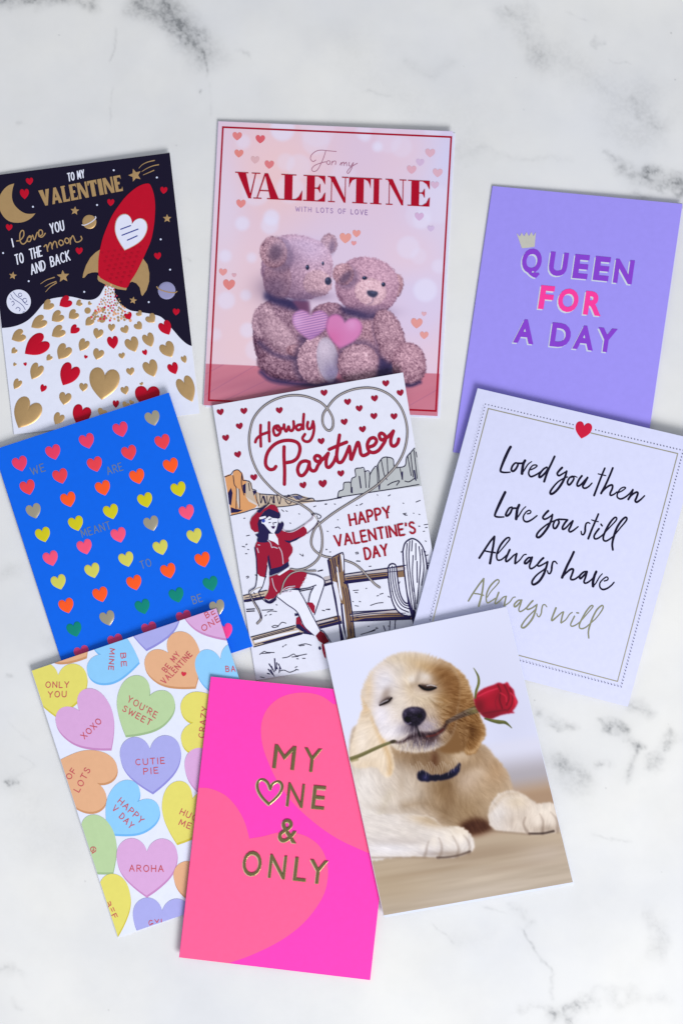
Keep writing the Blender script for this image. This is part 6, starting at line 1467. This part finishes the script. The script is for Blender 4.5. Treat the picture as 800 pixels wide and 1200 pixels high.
    K.mix(region([(526, 830), (546, 830), (546, 876), (520, 882), (512, 868)], 1.5), (140, 100, 60))
    # ---- head
    hd = region([(424, 815), (427, 803), (431, 793), (437, 784), (446, 776), (457, 769), (470, 764.6), (484, 764), (498, 766.4), (510, 771), (522, 776.4), (531, 784), (537, 796), (538, 812), (536, 830), (534, 846), (531, 858), (525, 868), (515, 875), (503, 880), (484, 882), (466, 878), (456, 871), (447, 862), (440, 848), (434, 832)], 1.3)
    K.mix(hd, (204, 188, 178))
    R = lambda x, y, a, b, cc, al=.8, r=0: K.mix(al * hd * K.glow(x, y, a, b, r), cc)
    R(470, 772, 30, 8, (204, 184, 158)); R(446, 800, 14, 22, (208, 198, 202)); R(432, 806, 6, 20, (212, 184, 150)); R(452, 800, 12, 14, (206, 202, 214)); R(432, 830, 6, 14, (220, 190, 150), .6)
    R(500, 782, 24, 10, (196, 160, 112), .8, 18); R(524, 792, 20, 15, (158, 114, 66), .9, 25); R(534, 812, 17, 26, (134, 88, 44), .95); R(520, 824, 20, 18, (164, 124, 76), .85); R(536, 786, 10, 6, (204, 168, 126), .6, 30)
    R(480, 800, 9, 22, (206, 178, 140), .7, -8); R(468, 786, 8, 14, (200, 188, 178), .5); R(494, 806, 10, 8, (204, 184, 168), .7); R(482, 796, 7, 6, (216, 208, 206), .7)
    R(446, 840, 14, 24, (212, 206, 222), .9); R(458, 858, 18, 12, (212, 206, 216), .85); R(436, 846, 7, 18, (208, 196, 190), .5)
    R(464, 822, 12, 14, (206, 192, 180), .7); R(497, 820, 14, 10, (200, 178, 150), .8); R(512, 842, 20, 13, (176, 148, 118), .85); R(502, 850, 14, 10, (172, 156, 160), .8); R(506, 834, 12, 6, (190, 168, 150), .6)
    R(530, 846, 13, 17, (136, 92, 48), .9); R(536, 862, 11, 18, (118, 76, 40), .9); R(522, 868, 12, 8, (140, 104, 64), .7)
    K.mix(.75 * hd * K.poly([(506, 778), (522, 782), (534, 792), (538, 812), (536, 832), (530, 850), (518, 846), (524, 828), (518, 806), (508, 792)], 5), (138, 92, 50))
    K.mix(.55 * hd * K.poly([(514, 812), (526, 818), (530, 840), (520, 846), (512, 834)], 4), (160, 118, 72))
    K.mix(.6 * er * K.poly([(528, 790), (546, 800), (556, 824), (560, 846), (545, 850), (536, 830)], 4), (150, 104, 58))
    K.mix(.5 * hd * K.glow(497, 850, 13, 9), (150, 138, 158)); K.mix(.5 * hd * K.glow(470, 854, 8, 7), (176, 168, 186)); K.mix(.5 * hd * K.glow(510, 796, 10, 5, 25), (150, 112, 74))
    # chin
    R(484, 874, 28, 7, (196, 178, 158), .9); R(500, 872, 16, 6, (172, 160, 168), .6); R(468, 876, 14, 5, (206, 190, 170), .7)
    mk = np.maximum.reduce([hd, el, er])
    K.rgb += (FUR * 4.0 * mk)[..., None] * A((1, .95, .86))
    K.rgb += (f1 * 5.0 * mk * (K.glow(520, 850, 40, 30) + K.glow(548, 820, 20, 50)))[..., None]
    # brow marks and closed eyes
    K.mix(.6 * K.glow(452, 813, 5, 9, 30), (142, 118, 104)); K.mix(.5 * K.glow(500, 806, 12, 5, 8), (120, 90, 72)); K.mix(.4 * K.glow(452, 821, 9, 5, -25), (124, 104, 100)); K.mix(.45 * K.glow(489, 795, 4, 10, 25), (150, 130, 112)); K.mix(.6 * K.glow(499, 793, 8, 5, 20), (214, 206, 206))
    K.mix(.42 * K.line([(482, 803), (490, 802), (496, 806)], 4, 2.5), (164, 136, 108))
    K.mix(.75 * K.poly([(444, 825), (449, 820), (456, 816.4), (459, 819), (456, 823), (450, 826)], 1.4, 4), (62, 44, 44)); K.mix(.9 * K.line([(445, 825.6), (449, 822.6), (454, 820.4)], 1.0, .5), (168, 164, 178)); K.mix(.9 * K.line([(445, 826.4), (450, 824.4), (455, 822), (458.6, 818)], 1.9, .7), (34, 22, 26))
    K.mix(.8 * K.poly([(491, 803), (497, 802.4), (504, 803.4), (511, 804.4), (509, 807), (503, 809.6), (496, 808.6)], 1.3, 4), (48, 30, 30)); K.mix(.9 * K.line([(500, 803.6), (505, 802.8), (511, 804.6)], 1.1, .5), (186, 176, 180)); K.mix(.9 * K.line([(491, 803.4), (497, 807.4), (504, 808), (510, 806)], 2.4, .8), (28, 18, 24))
    K.mix(.35 * K.line([(500, 815), (508, 821), (518, 823)], 1.6, 1.4), (208, 190, 172)); K.mix(.3 * K.line([(502, 818), (511, 826), (520, 828)], 1.6, 1.4), (128, 96, 62))
    # mouth, chin shade and nose
    K.mix(.85 * K.line([(461, 869.4), (470, 869.6), (480, 864), (490, 861), (500, 861.6), (510, 859.6), (518, 855), (523, 848)], 4.6, 2.0, taper=[.35, .6, 1.0, 1.5, 1.5, 1.3, 1.0, .6]), (52, 28, 36))
    K.mix(.7 * K.poly([(480, 862), (496, 860), (514, 858), (512, 866), (498, 874), (484, 872)], 3.2, 4), (64, 46, 60)); K.mix(.6 * K.glow(493, 872, 17, 5), (88, 74, 92)); K.mix(.5 * K.glow(505, 866, 10, 4), (70, 40, 44))
    K.mix(.7 * K.line([(500, 863), (510, 861), (519, 855)], 2.4, 1.0), (122, 50, 44)); K.mix(.4 * hd * K.glow(500, 853, 9, 5), (150, 138, 156))
    K.mix(.75 * K.glow(484, 852, 5, 8, -20), (54, 44, 62)); K.mix(.6 * K.glow(480, 854, 9, 8), (80, 68, 90)); K.mix(.7 * K.line([(486, 848), (489, 855), (492, 862)], 2.2, 1.2), (30, 22, 34))
    for k in range(60):
        a = random.Random(k); x0 = a.uniform(466, 512); y0 = a.uniform(866, 876)
        K.mix(.5 * K.line([(x0, y0), (x0 + a.uniform(-2, 1), y0 + a.uniform(4, 8))], .7, .5), a.choice([(198, 188, 196), (120, 104, 112), (206, 184, 156)]))
    nose = K.poly([(471, 838), (474, 831.6), (481, 828.6), (489, 828.4), (496, 831), (499, 837), (497.6, 843), (492, 849), (487, 851.6), (481, 850), (474, 846.6)], .9, 5)
    K.mix(nose, (48, 40, 62)); K.mix(.8 * nose * K.glow(484, 831.6, 8, 3, 4), (98, 88, 118)); K.mix(.6 * nose * K.glow(474, 836, 3, 5), (92, 82, 112)); K.mix(.9 * K.ell(477.6, 843, 3.5, 3.3, 0, 1.2), (22, 14, 34)); K.mix(.75 * K.line([(474.6, 846), (477, 848.4), (481, 847)], 1.1, .6), (124, 114, 144)); K.mix(.9 * K.ell(491.6, 839, 2.6, 3.0, 20, 1.2), (24, 16, 36)); K.rgb += (nose * blur(np.random.default_rng(4).standard_normal(X.shape), .8) * 14)[..., None]
    # whisker fur
    for k in range(90):
        a = random.Random(100 + k); th = a.uniform(-.5, 3.6); r0 = a.uniform(16, 40)
        x0, y0 = 486 + math.cos(th) * r0, 838 + math.sin(th) * r0 * .75; L = a.uniform(5, 10)
        K.mix(.2 * hd * K.line([(x0, y0), (x0 + math.cos(th) * L, y0 + math.sin(th) * L * .8)], .7, .5), (226, 216, 216) if x0 < 500 else (206, 178, 142))
    # hair tufts on the outline
    for k in range(150):
        a = random.Random(500 + k); t = a.random()
        P0 = catmull([(425, 828), (424, 812), (431, 793), (446, 776), (470, 765), (498, 766), (522, 776), (540, 789), (550, 806), (556, 826), (564, 846), (568, 860)], 6)
        p = P0[int(t * (len(P0) - 1))]; d = p - A((486, 830)); d /= np.hypot(*d)
        s_ = A((-d[1], d[0])) * a.uniform(-.5, .9)
        q = p + (d + s_) * a.uniform(1, 3)
        cc = (206, 188, 166) if p[0] < 500 else (184, 146, 102)
        K.mix(.22 * K.line([p - d * 3, p, q], .8, .7, taper=[1, 1, .2]), cc)
    own = np.zeros(X.shape, int)
    am = np.maximum.reduce([body, lg, pw, hd, el, er, col, region([(526, 830), (546, 830), (546, 876), (520, 882), (512, 868)], 1.5)])[..., None]
    lum = K.rgb.mean(-1, keepdims=True); K.rgb = K.rgb * (1 - am) + (lum + (K.rgb - lum) * .9 + (lum - 168) * .28 + 3) * am
    own[am[..., 0] > .35] = 1
    # ---- rose
    stem1 = K.line([(404, 891), (420, 886), (440, 877), (452, 872), (462, 868.6)], 4.4, .8, taper=[.9, 1, .9, .8, .7]); K.mix(stem1, (104, 98, 62)); K.mix(.6 * K.line([(404, 889.6), (420, 884.6), (440, 875.6), (460, 868)], 1.2, .6), (142, 134, 92)); K.mix(.5 * K.line([(412, 891), (418, 889.6)], 4, 1), (120, 112, 60)); K.mix(.85 * K.ell(460, 869, 3.4, 2, -10, 1.2), (52, 40, 34))
    stem2 = K.line([(524, 846), (534, 841), (545, 836), (556, 832), (563, 829)], 7.0, 1.0, taper=[.7, .8, 1, 1.15, 1.3]); K.mix(stem2, (76, 56, 46)); K.mix(.8 * stem2 * K.glow(556, 832, 9, 7), (118, 108, 62)); K.mix(.5 * stem2 * K.line([(528, 842), (545, 834), (560, 829)], 1.4, .8), (132, 112, 92)); K.rgb += (stem2 * f1 * 10)[..., None]
    petals = K.poly([(555.5, 818), (560, 811), (568, 806), (578, 802.4), (584, 800), (590, 801.4), (594, 799.4), (597, 804), (601, 808), (603, 816), (606, 822), (604, 828), (600, 834), (604, 835), (590, 837), (582, 839.6), (574, 842.6), (568, 841), (561, 834), (556.5, 826)], .8, 3)
    K.mix(petals, (158, 10, 38))
    K.mix(.75 * petals * K.glow(574, 838, 18, 7, -10), (104, 8, 30)); K.mix(.75 * petals * K.glow(561, 828, 7, 11), (96, 12, 24)); K.mix(.6 * petals * K.glow(570, 812, 12, 4, -24), (190, 24, 54)); K.mix(.7 * petals * K.glow(602, 820, 4, 12), (196, 20, 48)); K.mix(.5 * petals * K.glow(586, 818, 8, 10), (128, 8, 30))
    for p, cc, w_ in (([(583, 803), (586, 810), (585, 820), (588, 830)], (84, 4, 22), 1.8), ([(590, 802), (594, 810), (596, 818), (593, 826)], (88, 6, 24), 1.7), ([(597, 806), (600, 816), (599, 826), (594, 833)], (92, 6, 26), 1.6), ([(560, 816), (570, 811), (582, 807)], (214, 50, 80), 1.4), ([(566, 836), (578, 834), (592, 832)], (98, 6, 26), 1.8), ([(586, 812), (592, 816), (593, 822)], (206, 34, 62), 1.5), ([(598, 812), (603, 818), (604, 826)], (226, 62, 88), 1.2), ([(590, 801), (594, 800), (597, 805)], (222, 54, 82), 1.2), ([(584, 812), (580, 822), (582, 832)], (124, 8, 32), 1.2)):
        K.mix(.7 * petals * K.line(p, w_, .9), cc)
    s1 = K.line([(556.4, 818), (557.6, 810), (560.4, 801), (560, 793), (556.6, 786), (554.6, 783)], 3.0, .6, taper=[.7, 1, 1, .8, .4, .2]); K.mix(s1, (88, 92, 44)); K.mix(.6 * K.line([(558, 812), (560.6, 800), (559.6, 793)], .9, .5), (150, 142, 60))
    s2 = K.line([(568, 842), (576, 844.4), (584, 846), (591, 846.6), (596, 850), (599, 853)], 3.6, .6, taper=[.6, 1, 1.3, 1, .5, .25]); K.mix(s2, (82, 86, 46)); K.mix(.5 * K.line([(575, 844), (590, 845.6)], .9, .5), (146, 140, 66))
    own[np.maximum.reduce([stem2, petals, s1, s2]) > .5] = 2; own[stem1 > .5] = 3
    K.part(c, 'printed_backdrop', own == 0, 0.05)
    K.part(c, 'printed_puppy', own == 1, 0.05, label="golden puppy with closed eyes and dark collar, printed on the card")
    K.part(c, 'printed_stem', own == 3, 0.05, label="lower end of the rose stem on the pale side")
    K.part(c, 'printed_rose', own == 2, 0.05, label="red rose with its stem held in the puppy's mouth")

def puppy_card():
    c = Card("greeting_card", "photo card of a golden puppy holding a red rose in its mouth",
             [(380, 755), (593, 711), (671, 1034), (449.4, 1073)], (6.9, 7.0, 0.0, 3.4), (0.5, 1.2, 1.7, 0.8), INK("puppy_card_paper", (222, 226, 242), 0.45), 0.35, back_shift=(1.0, 2.2), edge=INK("puppy_back", (216, 222, 240), .5))
    puppy_canvas(c)
puppy_card()

def stack_check():
    """how far apart lie cards that overlap (mm); negative would mean that they pass through one another"""
    for i, a in enumerate(CARDS):
        for b in CARDS[i + 1:]:
            uu, vv = np.meshgrid(np.linspace(0, 1, 60), np.linspace(0, 1, 60)); uu, vv = uu.ravel(), vv.ravel()
            P = np.outer((1 - uu) * (1 - vv), b.c[0]) + np.outer(uu * (1 - vv), b.c[1]) + np.outer(uu * vv, b.c[2]) + np.outer((1 - uu) * vv, b.c[3])
            u, v = a.uv(P); k = (u >= 0) & (u <= 1) & (v >= 0) & (v <= 1)
            if k.sum() > 3:
                g = b.bottom(uu[k], vv[k]) - a.top(u[k], v[k])
                print("STACK", a.root['label'][:24], '|', b.root['label'][:24], 'gap min %.2f max %.2f' % (g.min(), g.max()), 'at', P[k][g.argmin()].round())
